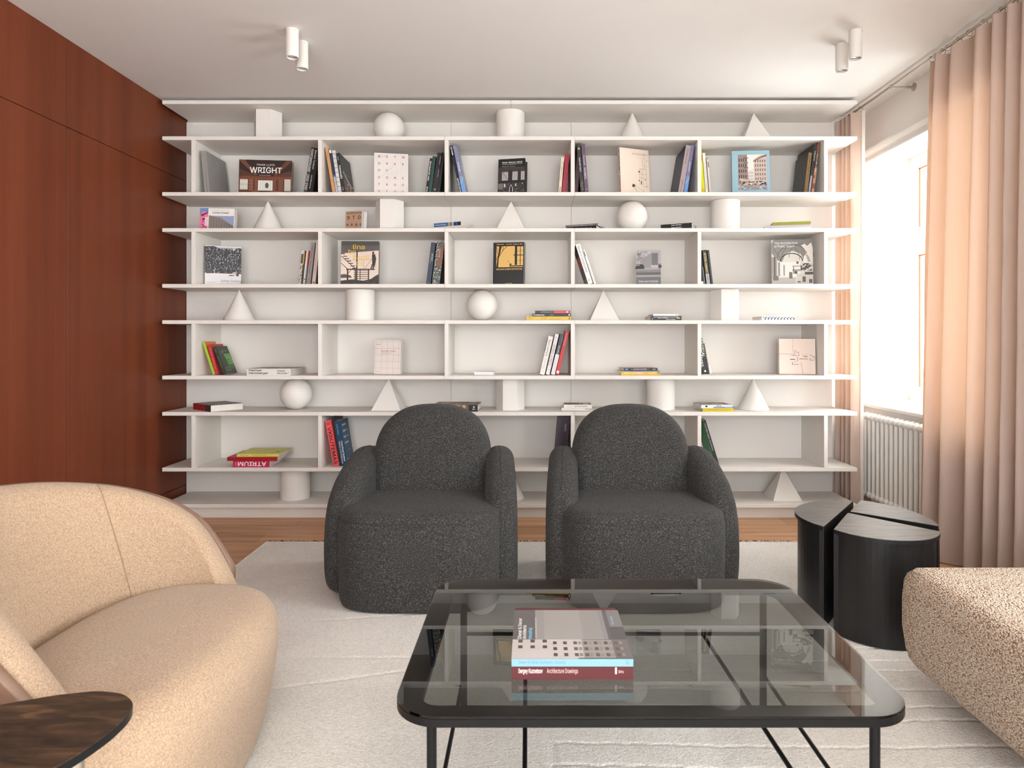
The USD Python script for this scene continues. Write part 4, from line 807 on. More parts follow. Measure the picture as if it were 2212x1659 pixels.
faced('small brown book with black Cyrillic letters, face out on the upper low row', LB, 745.5, 782, 455.5, 0.016, (176, 142, 118), 0.09, -10, 4, hard=False, front=eto)
faced('small white book standing behind the brown Cyrillic one', LB, 756, 791.5, 458.2, 0.012, (226, 224, 224), 0.125, -10, 4, hard=False)
def bluestrip(p): p.rect(0, 0, 1, 1, (44, 98, 158)); p.rects([(0, 0, 1, 0.13), (0, 0.2, 1, 0.26)], (50, 44, 44)); p.rect(0, 0.38, 1, 0.48, (190, 150, 100)); p.rect(0, 0.26, 1, 0.34, (140, 190, 220)); p.down('ALVAR AALTO HOUSES', 0.97, 0.32, WHITE, 0.42, True)
lying('white paperback with red-ticked spine, under the blue book on the upper low row', LB, 934, 996, 0.033, 0.16, (228, 222, 216), 0.13, -24, hard=False, spine=lambda p: p.rects([(0.2, i * 0.07, 0.8, i * 0.07 + 0.008) for i in range(14)], (196, 120, 110)))
lying('paperback with blue picture spine on top of the white one, upper low row', LB + 0.0337, 935.5, 997, 0.0245, 0.165, (234, 230, 224), 0.13, -24, hard=False, spine=bluestrip)
lying('thin black paperback, lower one of the pair left of the ball', LB, 1224, 1287, 0.031, 0.16, (30, 30, 32), 0.12, -22, hard=False, spine=lambda p: p.down('Jean Nouvel', 0.5, 0.5, (200, 196, 196), 0.35))
lying('thin mauve-grey paperback, upper one of the pair left of the ball', LB + 0.0317, 1222.5, 1290, 0.0125, 0.17, (112, 98, 106), 0.12, -22, hard=False, spine=lambda p: p.down('Le Corbusier Sketchbooks', 0.95, 0.45, (212, 204, 206), 0.8))
for i, (zz, lab) in enumerate(((0.0, 'grey paperback at the bottom of the black stack right of the ball'), (0.0165, 'black book with white spine lettering, middle of the stack right of the ball'), (0.0325, 'black book with white spine lettering, top of the stack right of the ball'))):
    lying(lab, LB + zz, 1430 + (6 if i == 0 else 0), 1491, 0.0155, 0.17, (128, 128, 130) if i == 0 else (28, 28, 30), 0.12, -24, hard=False, spine=None if i == 0 else (lambda p: p.down('Peter Zumthor', 0.66, 0.5, WHITE, 0.34, True)))
lying('white book with pale lilac spine, lower one of the pair on the upper low row', LB, 1656, 1748.5, 0.036, 0.17, (226, 222, 224), 0.10, -12, hard=False, spine=lambda p: p.rect(0.55, 0.01, 1, 0.99, (196, 186, 196)))
lying('olive green book, upper one of the pair on the upper low row', LB + 0.0367, 1672, 1748, 0.021, 0.16, (142, 148, 48), 0.10, -12, spine=lambda p: p.rects([(0.2, 0.06 + i * 0.11, 0.75, 0.065 + i * 0.11) for i in range(9)], (176, 180, 84)))

# ---- second tall row
def snowy(p):
    p.rect(0, 0, 1, 1, (216, 214, 218)); p.poly([(0, 0.98), (0.25, 0.99), (0.5, 0.9), (0.62, 0.97), (0.8, 0.88), (0.92, 0.97), (1, 0.96), (1, 0.3), (0, 0.3)], (52, 54, 56))
    p.speckle(0, 0.3, 1, 0.96, [(120, 122, 126), (176, 178, 182), (84, 86, 88), (40, 42, 44), (60, 62, 64)], 1300, 0.013, 31, 1.3); p.rect(0, 0, 1, 0.30, (222, 220, 222)); p.poly([(0.02, 0.36), (0.2, 0.38), (0.22, 0.3), (0.04, 0.29)], (84, 78, 74))
    p.rects([(0.78, 0.25, 0.9, 0.34)], (206, 196, 180)); p.rects([(0.86, 0.24, 0.93, 0.33)], (84, 64, 56)); p.rect(0.66, 0.24, 0.74, 0.27, (180, 80, 66)); p.rect(0.72, 0.245, 0.8, 0.265, (70, 90, 120)); p.rects([(0.25, 0.3, 0.28, 0.35), (0.36, 0.3, 0.38, 0.34)], (186, 166, 150))
    p.text('Johan Celsing', 0.42, 0.085, 0.014, (66, 66, 68), w=0.13); p.text('BUILDINGS TEXTS', 0.42, 0.025, 0.009, (150, 150, 152), w=0.13); p.text('Park Books', 0.05, 0.055, 0.005, (110, 110, 112), w=0.05)
faced('large book with a snowy black-and-white forest photo, face out at the left end', R2, 447, 513.5, 531.5, 0.026, (110, 110, 112), 0.13, 22, 5, front=snowy, spine=lambda p: (p.rect(0, 0, 1, 0.33, (206, 204, 208)), p.rect(0, 0.33, 1, 1, (46, 46, 48)), p.speckle(0, 0.35, 1, 1, [(110, 112, 114), (150, 152, 154)], 50, 0.14, 3), p.down('Johan Celsing', 0.7, 0.36, (190, 190, 190), 0.3)))
standing('book with speckled black-and-white spine and yellow edge leaning right, second tall row', R2, 644.8, 651.8, 652.2, 541, 0.2, (190, 160, 60), 0.06, hard=False, spine=lambda p: (p.rect(0, 0, 0.75, 1, (206, 202, 198)), p.rect(0, 0.62, 0.7, 0.9, (84, 80, 78)), p.speckle(0, 0, 0.75, 0.58, [(36, 36, 38), (60, 60, 62)], 90, 0.09, 12), p.rect(0.75, 0.6, 1, 1, (206, 168, 40)), p.rect(0.75, 0, 1, 0.6, (60, 58, 56))))
standing('white and red spined book leaning right beside the speckled one', R2, 652.4, 661.0, 660.6, 541, 0.2, (50, 50, 54), 0.06, hard=False, spine=lambda p: (p.rect(0.2, 0, 0.68, 1, (206, 204, 204)), p.rect(0.68, 0.55, 1, 1, (206, 52, 40)), p.rect(0.68, 0, 1, 0.55, (110, 106, 104)), p.speckle(0.2, 0, 1, 0.2, [(60, 60, 60), (230, 228, 224)], 40, 0.1, 4)))
standing('grey book with dark spine text leaning right, left of the red-texted cream one', R2, 661.4, 670.4, 672.4, 523, 0.23, (150, 144, 144), 0.06, spine=lambda p: (p.down('Robert Venturi', 0.92, 0.32, (60, 54, 56), 0.3), p.down('Пропорция', 0.56, 0.32, (70, 60, 62), 0.3), p.down('2020', 0.16, 0.4, (80, 70, 72))))
standing('cream book with red spine text leaning right at a divider, second tall row', R2, 673.5, 681.5, 683.6, 518, 0.24, (212, 196, 182), 0.06, spine=lambda p: (p.down('Ivan Leonidov', 0.66, 0.32, (184, 110, 90), 0.4), p.rects([(0.3, 0.03, 0.7, 0.06)], (90, 84, 80))))
standing('black book behind the cream one with red text', R2, 681.8, 685.2, 690.2, 517, 0.24, (28, 26, 28), 0.06)
def lina(p):
    S, D, Yl = (228, 208, 194), (62, 58, 56), (226, 190, 44); p.rect(0, 0, 1, 1, S); p.poly([(0, 1), (1, 1), (1, 0.79), (0, 0.72)], (92, 88, 86)); p.rect(0, 0.9, 1, 1, (78, 75, 73)); p.poly([(0, 0), (1, 0), (1, 0.25), (0.9, 0.2), (0.8, 0.14), (0.6, 0.1), (0.3, 0.13), (0, 0.1)], D)
    p.poly([(0, 0.24), (0.1, 0.25), (0.25, 0.22), (0.3, 0.17), (0, 0.16)], (84, 80, 78)); p.rect(0.405, 0.1, 0.44, 0.78, D)
    for i in range(7): p.poly([(0.0 + i * 0.05, 0.72 - i * 0.055), (0.1 + i * 0.055, 0.72 - i * 0.055), (0.1 + i * 0.055, 0.70 - i * 0.055), (0.0 + i * 0.05, 0.70 - i * 0.055)], D)
    p.line([(0.0, 0.66), (0.4, 0.36)], 0.004, D); p.line([(0.0, 0.5), (0.17, 0.37)], 0.004, D); p.rect(0.14, 0.345, 0.9, 0.372, D); p.rects([(0.16, 0.1, 0.2, 0.36), (0.37, 0.1, 0.40, 0.36), (0.72, 0.1, 0.75, 0.36), (0.5, 0.12, 0.52, 0.36)], D); p.line([(0.2, 0.27), (0.28, 0.36)], 0.003, D)
    for i in range(5): p.rect(0.34, 0.14 + i * 0.045, 0.76, 0.152 + i * 0.045, D)
    p.line([(0.0, 0.57), (0.82, 0.58)], 0.001, D); p.line([(0.62, 0.36), (0.82, 0.6)], 0.0018, D); p.line([(0.92, 0.36), (0.92, 0.6)], 0.0012, D); p.line([(0.6, 0.36), (0.6, 0.58)], 0.0012, D); p.line([(0.06, 1.0), (0.42, 0.62)], 0.0012, D)
    p.disc(0.85, 0.735, 0.028, D, 1.3); p.poly([(0.82, 0.7), (0.9, 0.71), (0.935, 0.6), (0.92, 0.53), (0.9, 0.44), (0.86, 0.36), (0.83, 0.37), (0.85, 0.46), (0.81, 0.37), (0.78, 0.37), (0.83, 0.5), (0.82, 0.62)], D)
    p.speckle(0.0, 0, 1, 0.1, [(92, 88, 84), (50, 47, 46)], 70, 0.02, 6, 0.5)
    p.text('lina', 0.30, 0.82, 0.030, Yl, w=0.08); p.text('bo', 0.18, 0.71, 0.030, Yl, w=0.052); p.text('bardi', 0.31, 0.58, 0.030, Yl, w=0.106); p.text('100', 0.37, 0.445, 0.026, Yl, w=0.06); p.text('TU  IA', 0.72, 0.005, 0.006, Yl, w=0.05)
faced('square book with a staircase silhouette photo and yellow lettering, face out', R2, 736, 816.8, 520.5, 0.03, (70, 66, 64), 0.12, 2, 4, front=lina)
standing('dark navy book leaning right in the second compartment of the second tall row', R2, 920.3, 930.8, 931.6, 523.4, 0.24, (50, 58, 74), 0.06, spine=lambda p: (p.down('Peter Markli', 0.74, 0.24, WHITE, 0.18, u=0.66), p.down('Drawings', 0.74, 0.18, (170, 174, 180), 0.24, u=0.4), p.text('P', 0.4, 0.03, 0.006, WHITE)))
standing('thick book with snowy black-and-white spine and brown label leaning right, second tall row', R2, 932.6, 950.6, 944, 522, 0.25, (70, 76, 72), 0.06, spine=lambda p: (p.rect(0, 0, 1, 1, (84, 90, 86)), p.speckle(0, 0, 1, 1, [(190, 194, 190), (44, 52, 48), (130, 136, 130), (214, 216, 212)], 240, 0.07, 17, 0.6), p.rect(0.34, 0.42, 0.96, 0.9, (138, 92, 68)), p.down('ARCHITECTUREN', 0.84, 0.16, (230, 220, 210), 0.2, u=0.5)))
def analogue(p):
    G, B = (222, 180, 106), (38, 38, 38); p.rect(0, 0, 1, 1, B); p.rect(0.06, 0.01, 0.075, 0.99, (28, 28, 28)); p.rect(0.10, 0.41, 0.97, 0.91, G); p.text('UWE BUSCH', 0.1, 0.945, 0.006, G, bold=True, w=0.05); p.text('LUKAS GRUNT', 0.41, 0.945, 0.006, G, bold=True, w=0.04); p.text('SHEILA SRI', 0.63, 0.945, 0.006, G, bold=True, w=0.066)
    p.poly([(0.10, 0.41), (0.165, 0.41), (0.18, 0.62), (0.23, 0.76), (0.27, 0.91), (0.19, 0.91), (0.17, 0.76), (0.14, 0.62)], B)
    for a in ([(0.17, 0.64), (0.32, 0.82), (0.45, 0.91)], [(0.15, 0.7), (0.1, 0.9)], [(0.21, 0.74), (0.27, 0.91)], [(0.1, 0.58), (0.15, 0.68)], [(0.3, 0.8), (0.32, 0.91)]): p.line(a, 0.003, B)
    p.rect(0.70, 0.46, 0.775, 0.91, B); p.rect(0.66, 0.685, 0.97, 0.705, B); p.rect(0.52, 0.425, 0.97, 0.45, B); p.rects([(0.865, 0.46, 0.885, 0.91), (0.775, 0.79, 0.97, 0.795), (0.775, 0.56, 0.97, 0.565)], B); p.rect(0.775, 0.9, 0.97, 0.91, B)
    p.poly([(0.52, 0.49), (0.61, 0.49), (0.58, 0.455), (0.55, 0.455)], B); p.line([(0.55, 0.49), (0.47, 0.58)], 0.0012, B); p.line([(0.45, 0.55), (0.52, 0.53)], 0.001, B); p.rect(0.10, 0.40, 0.97, 0.406, B)
    p.text('ANALOGUE OLDNEW ARCHITECTURE', 0.10, 0.345, 0.010, G, bold=True, w=0.174); p.text('PARK PUBLISHING', 0.4, 0.02, 0.005, G, bold=True, w=0.046)
faced('black book with a golden yellow window picture, face out', R2, 1065.5, 1132.6, 523.5, 0.045, (38, 38, 38), 0.08, -9, 4, front=analogue, spine=lambda p: (p.rects([(0.2, 0.72, 0.85, 0.9), (0.2, 0.47, 0.85, 0.68), (0.2, 0.36, 0.7, 0.44)], (214, 172, 100))))
def reusecover(p): p.rect(0, 0, 1, 1, (96, 84, 78)); p.rect(0, 0.45, 1, 0.72, (206, 92, 56)); p.rect(0, 0.72, 1, 1, (66, 58, 56)); p.rects([(0.2, 0.18, 0.5, 0.34), (0.6, 0.3, 0.8, 0.42)], (48, 46, 46)); p.rect(0, 0, 1, 0.16, (150, 146, 140))
standing('white spined book with grey title and orange-brown cover photo leaning left, second tall row', R2, 1270.6, 1281.8, 1241.8, 526, 0.24, (228, 224, 220), 0.05, back=reusecover, spine=lambda p: (p.down('Reuse in Construction', 0.96, 0.5, (70, 68, 68), 0.66), p.down('g', 0.12, 0.4, (80, 78, 78))))
standing('white book with black edge stripe leaning left, beside the grey-titled white spine', R2, 1282.2, 1288.6, 1257.4, 540, 0.22, (232, 228, 224), 0.05, hard=False, spine=lambda p: (p.rect(0, 0, 0.18, 1, (50, 48, 48)), p.rect(0.3, 0.82, 0.55, 0.97, BLK), p.down('Notes on Metamodernism', 0.62, 0.3, (150, 90, 130), 0.56)))
def solitude(p):
    p.rect(0, 0, 1, 1, (132, 130, 132)); p.poly([(0, 1), (1, 1), (1, 0.62), (0, 0.62)], (178, 174, 176)); p.speckle(0, 0.62, 0.6, 1, [(166, 162, 164), (190, 186, 188)], 50, 0.07, 3); p.poly([(0.12, 0.7), (0.6, 0.92), (0.6, 0.5), (0.36, 0.5)], (150, 146, 150)); p.rect(0.6, 0.5, 0.9, 0.93, (156, 152, 156)); p.rect(0.63, 0.55, 0.88, 0.92, (110, 108, 112))
    p.grid(0.63, 0.6, 0.88, 0.92, 5, 6, (134, 132, 138)); p.rects([(0.6, 0.5, 0.9, 0.58)], (186, 182, 184)); p.disc(0.22, 0.53, 0.11, (58, 58, 58), 1.0); p.disc(0.05, 0.5, 0.09, (54, 54, 54)); p.disc(0.97, 0.54, 0.07, (70, 70, 70)); p.rect(0, 0.43, 1, 0.47, (150, 148, 150)); p.rect(0, 0.3, 1, 0.37, (98, 98, 100)); p.rect(0, 0.24, 1, 0.29, (160, 156, 158)); p.rect(0, 0, 1, 0.23, (112, 110, 114)); p.rects([(0.38 + i * 0.055, 0.46, 0.4 + i * 0.055, 0.5) for i in range(10)], (214, 210, 210))
    p.text('Style and Solitude', 0.09, 0.085, 0.013, WHITE, w=0.128); p.text('The Architecture of Gropius', 0.09, 0.03, 0.006, (214, 210, 212), w=0.128)
faced('grey book with a modern building photo and white title low down, face out', R2, 1375.5, 1427, 540.5, 0.016, (150, 146, 150), 0.12, -9, 5, hard=False, front=solitude)
standing('mostly hidden black book left of the gold lettered spine, second tall row', R2, 1514, 1525.2, 1504, 536, 0.18, (28, 28, 30), 0.17, spine=lambda p: (p.rect(0.1, 0.04, 0.6, 0.12, WHITE), p.rect(0.75, 0.0, 0.95, 0.5, (120, 124, 128))))
standing('dark book with gold lettered spine and grey foot leaning left, second tall row', R2, 1526.4, 1535.8, 1516.9, 539.6, 0.18, (58, 58, 58), 0.17, spine=lambda p: (p.rect(0.1, 0.0, 0.95, 0.34, (168, 166, 168)), p.down('NATIONAL ROMANTIC', 0.92, 0.5, (214, 190, 110), 0.56, True), p.down('PARK', 0.3, 0.4, (90, 90, 92), 0.14)))
standing('thin navy book leaning left, right of the gold lettered spine', R2, 1536.8, 1541.2, 1527.6, 540, 0.18, (56, 62, 74), 0.17)
def arcade(p):
    A, D = (206, 202, 194), (92, 90, 88); p.rect(0, 0, 1, 1, A); p.poly([(0.05, 1), (1, 1), (1, 0.6), (0.78, 0.55), (0.7, 0.68), (0.5, 0.75), (0.34, 0.68), (0.25, 0.5), (0.13, 0.55), (0, 0.7), (0, 0.9)], (132, 130, 126))
    def arch(cx, cy, rx, ry, t, col): p.line([(cx + rx * math.cos(a), cy + ry * math.sin(a)) for a in np.linspace(0, math.pi, 16)], t, col)
    arch(0.48, 0.52, 0.27, 0.17, 0.006, (50, 48, 48)); arch(0.52, 0.58, 0.38, 0.3, 0.004, D); arch(0.46, 0.55, 0.22, 0.3, 0.003, D); arch(0.72, 0.6, 0.3, 0.3, 0.003, D); p.line([(0.05, 0.8), (0.2, 0.6)], 0.003, D)
    p.rects([(0.0, 0.1, 0.05, 0.62), (0.09, 0.18, 0.13, 0.6)], (150, 146, 140)); p.rect(0.05, 0.12, 0.09, 0.62, D); p.rect(0.16, 0.2, 0.19, 0.5, (110, 108, 104)); p.rect(0.23, 0.18, 0.7, 0.5, (222, 218, 210)); p.rects([(0.28, 0.2, 0.32, 0.44), (0.5, 0.3, 0.7, 0.34), (0.5, 0.4, 0.7, 0.42)], (150, 146, 140)); p.rects([(0.6, 0.46, 0.65, 0.51), (0.55, 0.24, 0.62, 0.3), (0.52, 0.24, 0.54, 0.4)], (84, 82, 80))
    p.poly([(0.72, 0.86), (0.8, 0.9), (0.86, 0.85), (0.96, 0.92), (1, 0.8), (1, 0.45), (0.9, 0.46), (0.77, 0.48), (0.78, 0.62), (0.86, 0.7), (0.8, 0.78)], (226, 222, 214)); p.poly([(0.8, 0.72), (0.9, 0.62), (0.95, 0.5), (0.88, 0.5), (0.84, 0.62)], (170, 166, 160)); p.speckle(0.7, 0.3, 1, 0.47, [(110, 108, 104), (196, 192, 186), (70, 68, 66)], 60, 0.022, 7)
    p.rect(0.6, 0.0, 1, 0.24, (196, 192, 184)); p.rects([(0.74, 0.06, 0.82, 0.18), (0.9, 0.04, 0.98, 0.12), (0.62, 0.05, 0.7, 0.08)], (96, 94, 90)); p.rect(0.8, 0.22, 1, 0.28, (84, 82, 80)); p.rect(0, 0, 0.58, 0.16, (176, 172, 164)); p.rects([(0.03, 0.1, 0.16, 0.2), (0.42, 0.14, 0.5, 0.28)], (110, 108, 104))
    p.text('The Architecture', 0.06, 0.90, 0.0145, (238, 236, 232), w=0.148); p.text('of Public Space', 0.06, 0.83, 0.0145, (238, 236, 232), w=0.128)
faced('large book with a sepia arcade and statue photo, face out at the right end', R2, 1671.5, 1754.6, 516.5, 0.03, (214, 208, 198), 0.10, -11, 4, front=arcade, spine=lambda p: (p.rect(0, 0, 1, 1, (222, 214, 202)), p.down('The Architecture of Public Space', 0.9, 0.2, (170, 166, 158), 0.5)))

# ---- middle low row
lying('yellow book at the bottom of the three-book stack on the middle low row', LC, 1137, 1233.5, 0.0255, 0.19, (214, 178, 62), 0.05, -2, hard=False, spine=lambda p: (p.down('Siedlungen', 0.98, 0.2, (90, 74, 30), 0.16, u=0.72), p.down('The Renewal', 0.68, 0.2, (90, 74, 30), 0.15, u=0.72), p.down('of Dwelling', 0.68, 0.2, (90, 74, 30), 0.13, u=0.38), p.down('Housing Construction', 0.5, 0.2, (90, 74, 30), 0.26, u=0.38), p.rect(0.2, 0.03, 0.8, 0.05, (90, 74, 30))))
lying('black book with white title, middle of the three-book stack on the middle low row', LC + 0.0262, 1150, 1233, 0.0185, 0.17, (26, 26, 28), 0.05, -2, hard=False, spine=lambda p: (p.down('The Projective Cast', 0.98, 0.5, WHITE, 0.28, True), p.down('Evans', 0.54, 0.42, (150, 150, 150), 0.1), p.disc(0.5, 0.04, 0.3, WHITE), p.rect(0.1, 0.68, 0.9, 0.684, WHITE)))
lying('black and red spined book, top of the three-book stack on the middle low row', LC + 0.0455, 1156, 1231.5, 0.0175, 0.19, (50, 44, 42), 0.05, -3, hard=False, spine=lambda p: (p.rect(0, 0, 1, 0.48, (186, 40, 44)), p.down('ARCHITECTURE OF LIFE', 0.84, 0.42, (200, 194, 188), 0.33), p.down('Soviet Design Avant-garde', 0.46, 0.36, (232, 190, 186), 0.3), p.rect(0.3, 0.05, 0.7, 0.12, WHITE)))
lying('thick book with dark photo spine under a white paperback on the middle low row', LC, 1405, 1472.2, 0.029, 0.19, (200, 198, 194), 0.06, 1, hard=False, spine=lambda p: (p.rect(0, 0, 1, 1, (40, 44, 46)), p.rect(0.55, 0.1, 0.95, 0.9, (110, 112, 112)), p.down('ARNE JACOBSEN', 0.76, 0.24, WHITE, 0.3, u=0.55), p.down('Hacken Gebaut', 0.5, 0.24, WHITE, 0.3, u=0.3), p.text('N', 0.2, 0.92, 0.008, WHITE), p.rect(0.4, 0.04, 0.7, 0.16, (180, 176, 130))))
lying('thin white paperback on the photo-spined book, middle low row', LC + 0.0297, 1411, 1465, 0.012, 0.17, (232, 230, 226), 0.06, 2, hard=False, spine=lambda p: (p.down('KAWAI House', 0.7, 0.36, (170, 168, 166), 0.35), p.disc(0.5, 0.08, 0.24, (60, 60, 60))))
lying('cream paperback with grey patterned letters on its spine, right end of the middle low row', LC, 1645, 1718.2, 0.0255, 0.16, (218, 208, 190), 0.05, 3, hard=False, spine=lambda p: (p.rect(0, 0, 1, 1, (222, 222, 226)), p.rects([(0.1 + 0.45 * (i % 2), 0.03 + i * 0.048, 0.45 + 0.45 * (i % 2), 0.055 + i * 0.048) for i in range(20)], (86, 86, 100)), p.rects([(0.3, 0.02 + i * 0.095, 0.7, 0.05 + i * 0.095) for i in range(10)], (60, 60, 74)), p.rect(0.7, 0.6, 0.95, 0.97, (150, 180, 196))))

# ---- third tall row
def pull(c): return lambda p: p.rect(0, 0, 1, 1, c)
standing('book with lime green spine and orange cover leaning left', R3, 458.0, 463.8, 434.2, 737.7, 0.155, (226, 128, 44), 0.09, spine=pull((150, 196, 52)), hard=False)
standing('red book leaning left between the orange and the dark green-lettered one', R3, 464.6, 473.6, 447.0, 743.5, 0.17, (184, 52, 56), 0.09, spine=lambda p: p.down('Siza Vieira', 0.9, 0.3, (226, 150, 120), 0.7))
def tafuri(p):
    G = (92, 170, 74); p.rect(0, 0, 1, 1, (58, 55, 52)); p.text('MANFREDO', 0.3, 0.80, 0.0115, G, w=0.085); p.text('TAFURI', 0.14, 0.74, 0.0115, G, w=0.05); p.poly([(0.40, 0.72), (0.95, 0.72), (0.98, 0.34), (0.52, 0.34), (0.5, 0.5)], G); p.poly([(0.6, 0.46), (0.66, 0.58), (0.74, 0.46)], (58, 55, 52)); p.rect(0.56, 0.4, 0.9, 0.42, (58, 55, 52)); p.rect(0.52, 0.66, 0.8, 0.67, (58, 55, 52))
    p.text('MODERN', 0.42, 0.26, 0.0115, G, w=0.08); p.text('ARCHITECTURE', 0.12, 0.18, 0.0115, G, w=0.125); p.text('IN JAPAN', 0.12, 0.10, 0.0115, G, w=0.07)
standing('dark grey book with green lettering and picture leaning left, front of the three', R3, 483, 490.4, 458.4, 748, 0.16, (58, 55, 52), 0.07, hard=False, front=tafuri, spine=lambda p: (p.down('MANFREDO', 0.92, 0.3, (92, 170, 74), 0.14), p.down('MODERN ARCHITECTURE', 0.68, 0.3, (92, 170, 74), 0.42)))
def hertz(p): p.rect(0, 0, 1, 1, (226, 222, 218)); p.text('Herman', 0.62, 0.955, 0.0135, (30, 30, 32), -90, True, 0.085); p.text('Hertzberger', 0.2, 0.955, 0.0135, (30, 30, 32), -90, True, 0.125); p.text('Robert', 0.58, 0.305, 0.010, (40, 40, 42), -90, True, 0.05); p.text('McCarter', 0.22, 0.305, 0.010, (40, 40, 42), -90, True, 0.066); p.line([(0.05, 0.32), (0.95, 0.32)], 0.0006, (120, 118, 116)); p.text('f', 0.3, 0.06, 0.010, (60, 60, 64), -90)
def hertzc(p): p.rect(0, 0, 1, 1, (150, 146, 140)); p.speckle(0, 0, 1, 1, [(206, 200, 192), (84, 80, 78), (170, 120, 96)], 70, 0.07, 5)
lying('thick white book lying flat with bold black title on the spine', R3, 533, 628, 0.044, 0.27, (214, 210, 206), 0.012, 0, spine=hertz, front=hertzc, hard=False)
def czech(p):
    p.rect(0, 0, 1, 1, (228, 218, 212))
    for i in range(5): p.line([(0.05 + i * 0.22, 0), (0.05 + i * 0.22, 1)], 0.0009, (150, 128, 126))
    for i in range(6): p.line([(0, 0.96 - i * 0.194), (1, 0.96 - i * 0.194)], 0.0009, (150, 128, 126))
    p.text('Hermann Czech', 0.25, 0.655, 0.0135, (196, 60, 66), w=0.098); p.text('An Architect in Vienna', 0.25, 0.605, 0.006, (90, 80, 80), w=0.066); p.text('Eva Kuss', 0.06, 0.87, 0.007, (90, 80, 80), w=0.03); p.text('Park Books', 0.06, 0.07, 0.005, (110, 100, 100), w=0.026)
faced('pale book with a red line grid and red title, face out', R3, 808, 866.5, 735.5, 0.034, (228, 218, 212), 0.13, -8, 3, hard=False, front=czech)
lying('small white book lying alone in the third compartment', R3, 1024, 1066, 0.0225, 0.11, (226, 222, 226), 0.06, -4, hard=False)
standing('white paperback with black spine lettering leaning right, first of four leaning right', R3, 1165.8, 1176.8, 1185.4, 725.4, 0.19, (232, 228, 222), 0.07, hard=False, spine=lambda p: (p.down('Sigurd Lewerentz', 0.92, 0.46, (60, 58, 58), 0.44), p.down('Architect of Death', 0.42, 0.26, (160, 156, 154), 0.26), p.down('f', 0.1, 0.3, (100, 98, 96))), back=lambda p: p.rect(0.0, 0.6, 1, 0.95, (86, 80, 78)))
standing('white book with large grey spine letters leaning right, second of four', R3, 1178.8, 1187.6, 1199.8, 720.7, 0.19, (224, 220, 220), 0.07, spine=lambda p: (p.down('INIGO JONES', 0.74, 0.62, (120, 116, 122), 0.5), p.down('II', 0.93, 0.34, (150, 146, 150)), p.disc(0.5, 0.12, 0.14, (150, 146, 148))), hard=False)
standing('dark blue-grey and white spined book leaning right, third of four', R3, 1189.6, 1199.0, 1210.4, 721, 0.19, (50, 56, 62), 0.07, hard=False, spine=lambda p: (p.rect(0, 0, 1, 0.5, (222, 218, 218)), p.down('Stirling Wilford', 0.72, 0.3, WHITE, 0.22), p.down('Archive', 0.95, 0.24, (120, 160, 190), 0.16, u=0.75)))
standing('red book with white logo at the foot leaning right, last of four', R3, 1199.6, 1208.0, 1222.4, 713.9, 0.2, (202, 40, 36), 0.07, spine=lambda p: (p.down('Kenneth Frampton', 0.95, 0.28, (240, 200, 180), 0.3), p.rect(0.2, 0.03, 0.85, 0.09, WHITE)))
lying('yellow and blue book under the black one in the fourth compartment', R3, 1342, 1426, 0.029, 0.17, (206, 172, 48), 0.045, 2, hard=False, spine=lambda p: (p.rect(0.82, 0, 1, 1, (92, 104, 170)), p.rect(0.2, 0.38, 0.8, 0.64, (212, 160, 110)), p.down('BEAUTY AND TERROR', 0.92, 0.3, (232, 220, 170), 0.46), p.down('GALERIE', 0.3, 0.3, (232, 220, 170), 0.18), p.disc(0.5, 0.04, 0.22, (120, 110, 150))))
lying('black book with white spaced title on top of the yellow and blue one', R3 + 0.0297, 1347.5, 1421, 0.0165, 0.16, (40, 42, 52), 0.05, 4, hard=False, spine=lambda p: (p.down('BORROMINI', 0.72, 0.42, WHITE, 0.4), p.rect(0.25, 0.88, 0.75, 0.96, (110, 160, 206)), p.rect(0.3, 0.06, 0.7, 0.15, GREY), p.disc(0.5, 0.77, 0.12, WHITE), p.disc(0.5, 0.27, 0.12, (220, 180, 90))), front=lambda p: p.rect(0, 0, 1, 1, (206, 168, 140)))
standing('black book with large white sideways capitals leaning left against the fifth divider', R3, 1516.0, 1530.5, 1503.5, 731, 0.165, (48, 48, 50), 0.19, spine=lambda p: (p.down('RADICAL', 0.985, 0.42, WHITE, 0.52, True, u=0.74), p.down('PEDAGOGIES', 0.985, 0.40, WHITE, 0.78, True, u=0.25), p.disc(0.6, 0.07, 0.16, WHITE)), hard=False)
standing('white and grey book leaning on the black one with large capitals', R3, 1531.3, 1538.3, 1519.6, 742, 0.16, (206, 200, 192), 0.19, hard=False, spine=lambda p: (p.rect(0, 0, 0.35, 1, (96, 92, 90)), p.rect(0.35, 0, 1, 0.28, (226, 222, 218))))
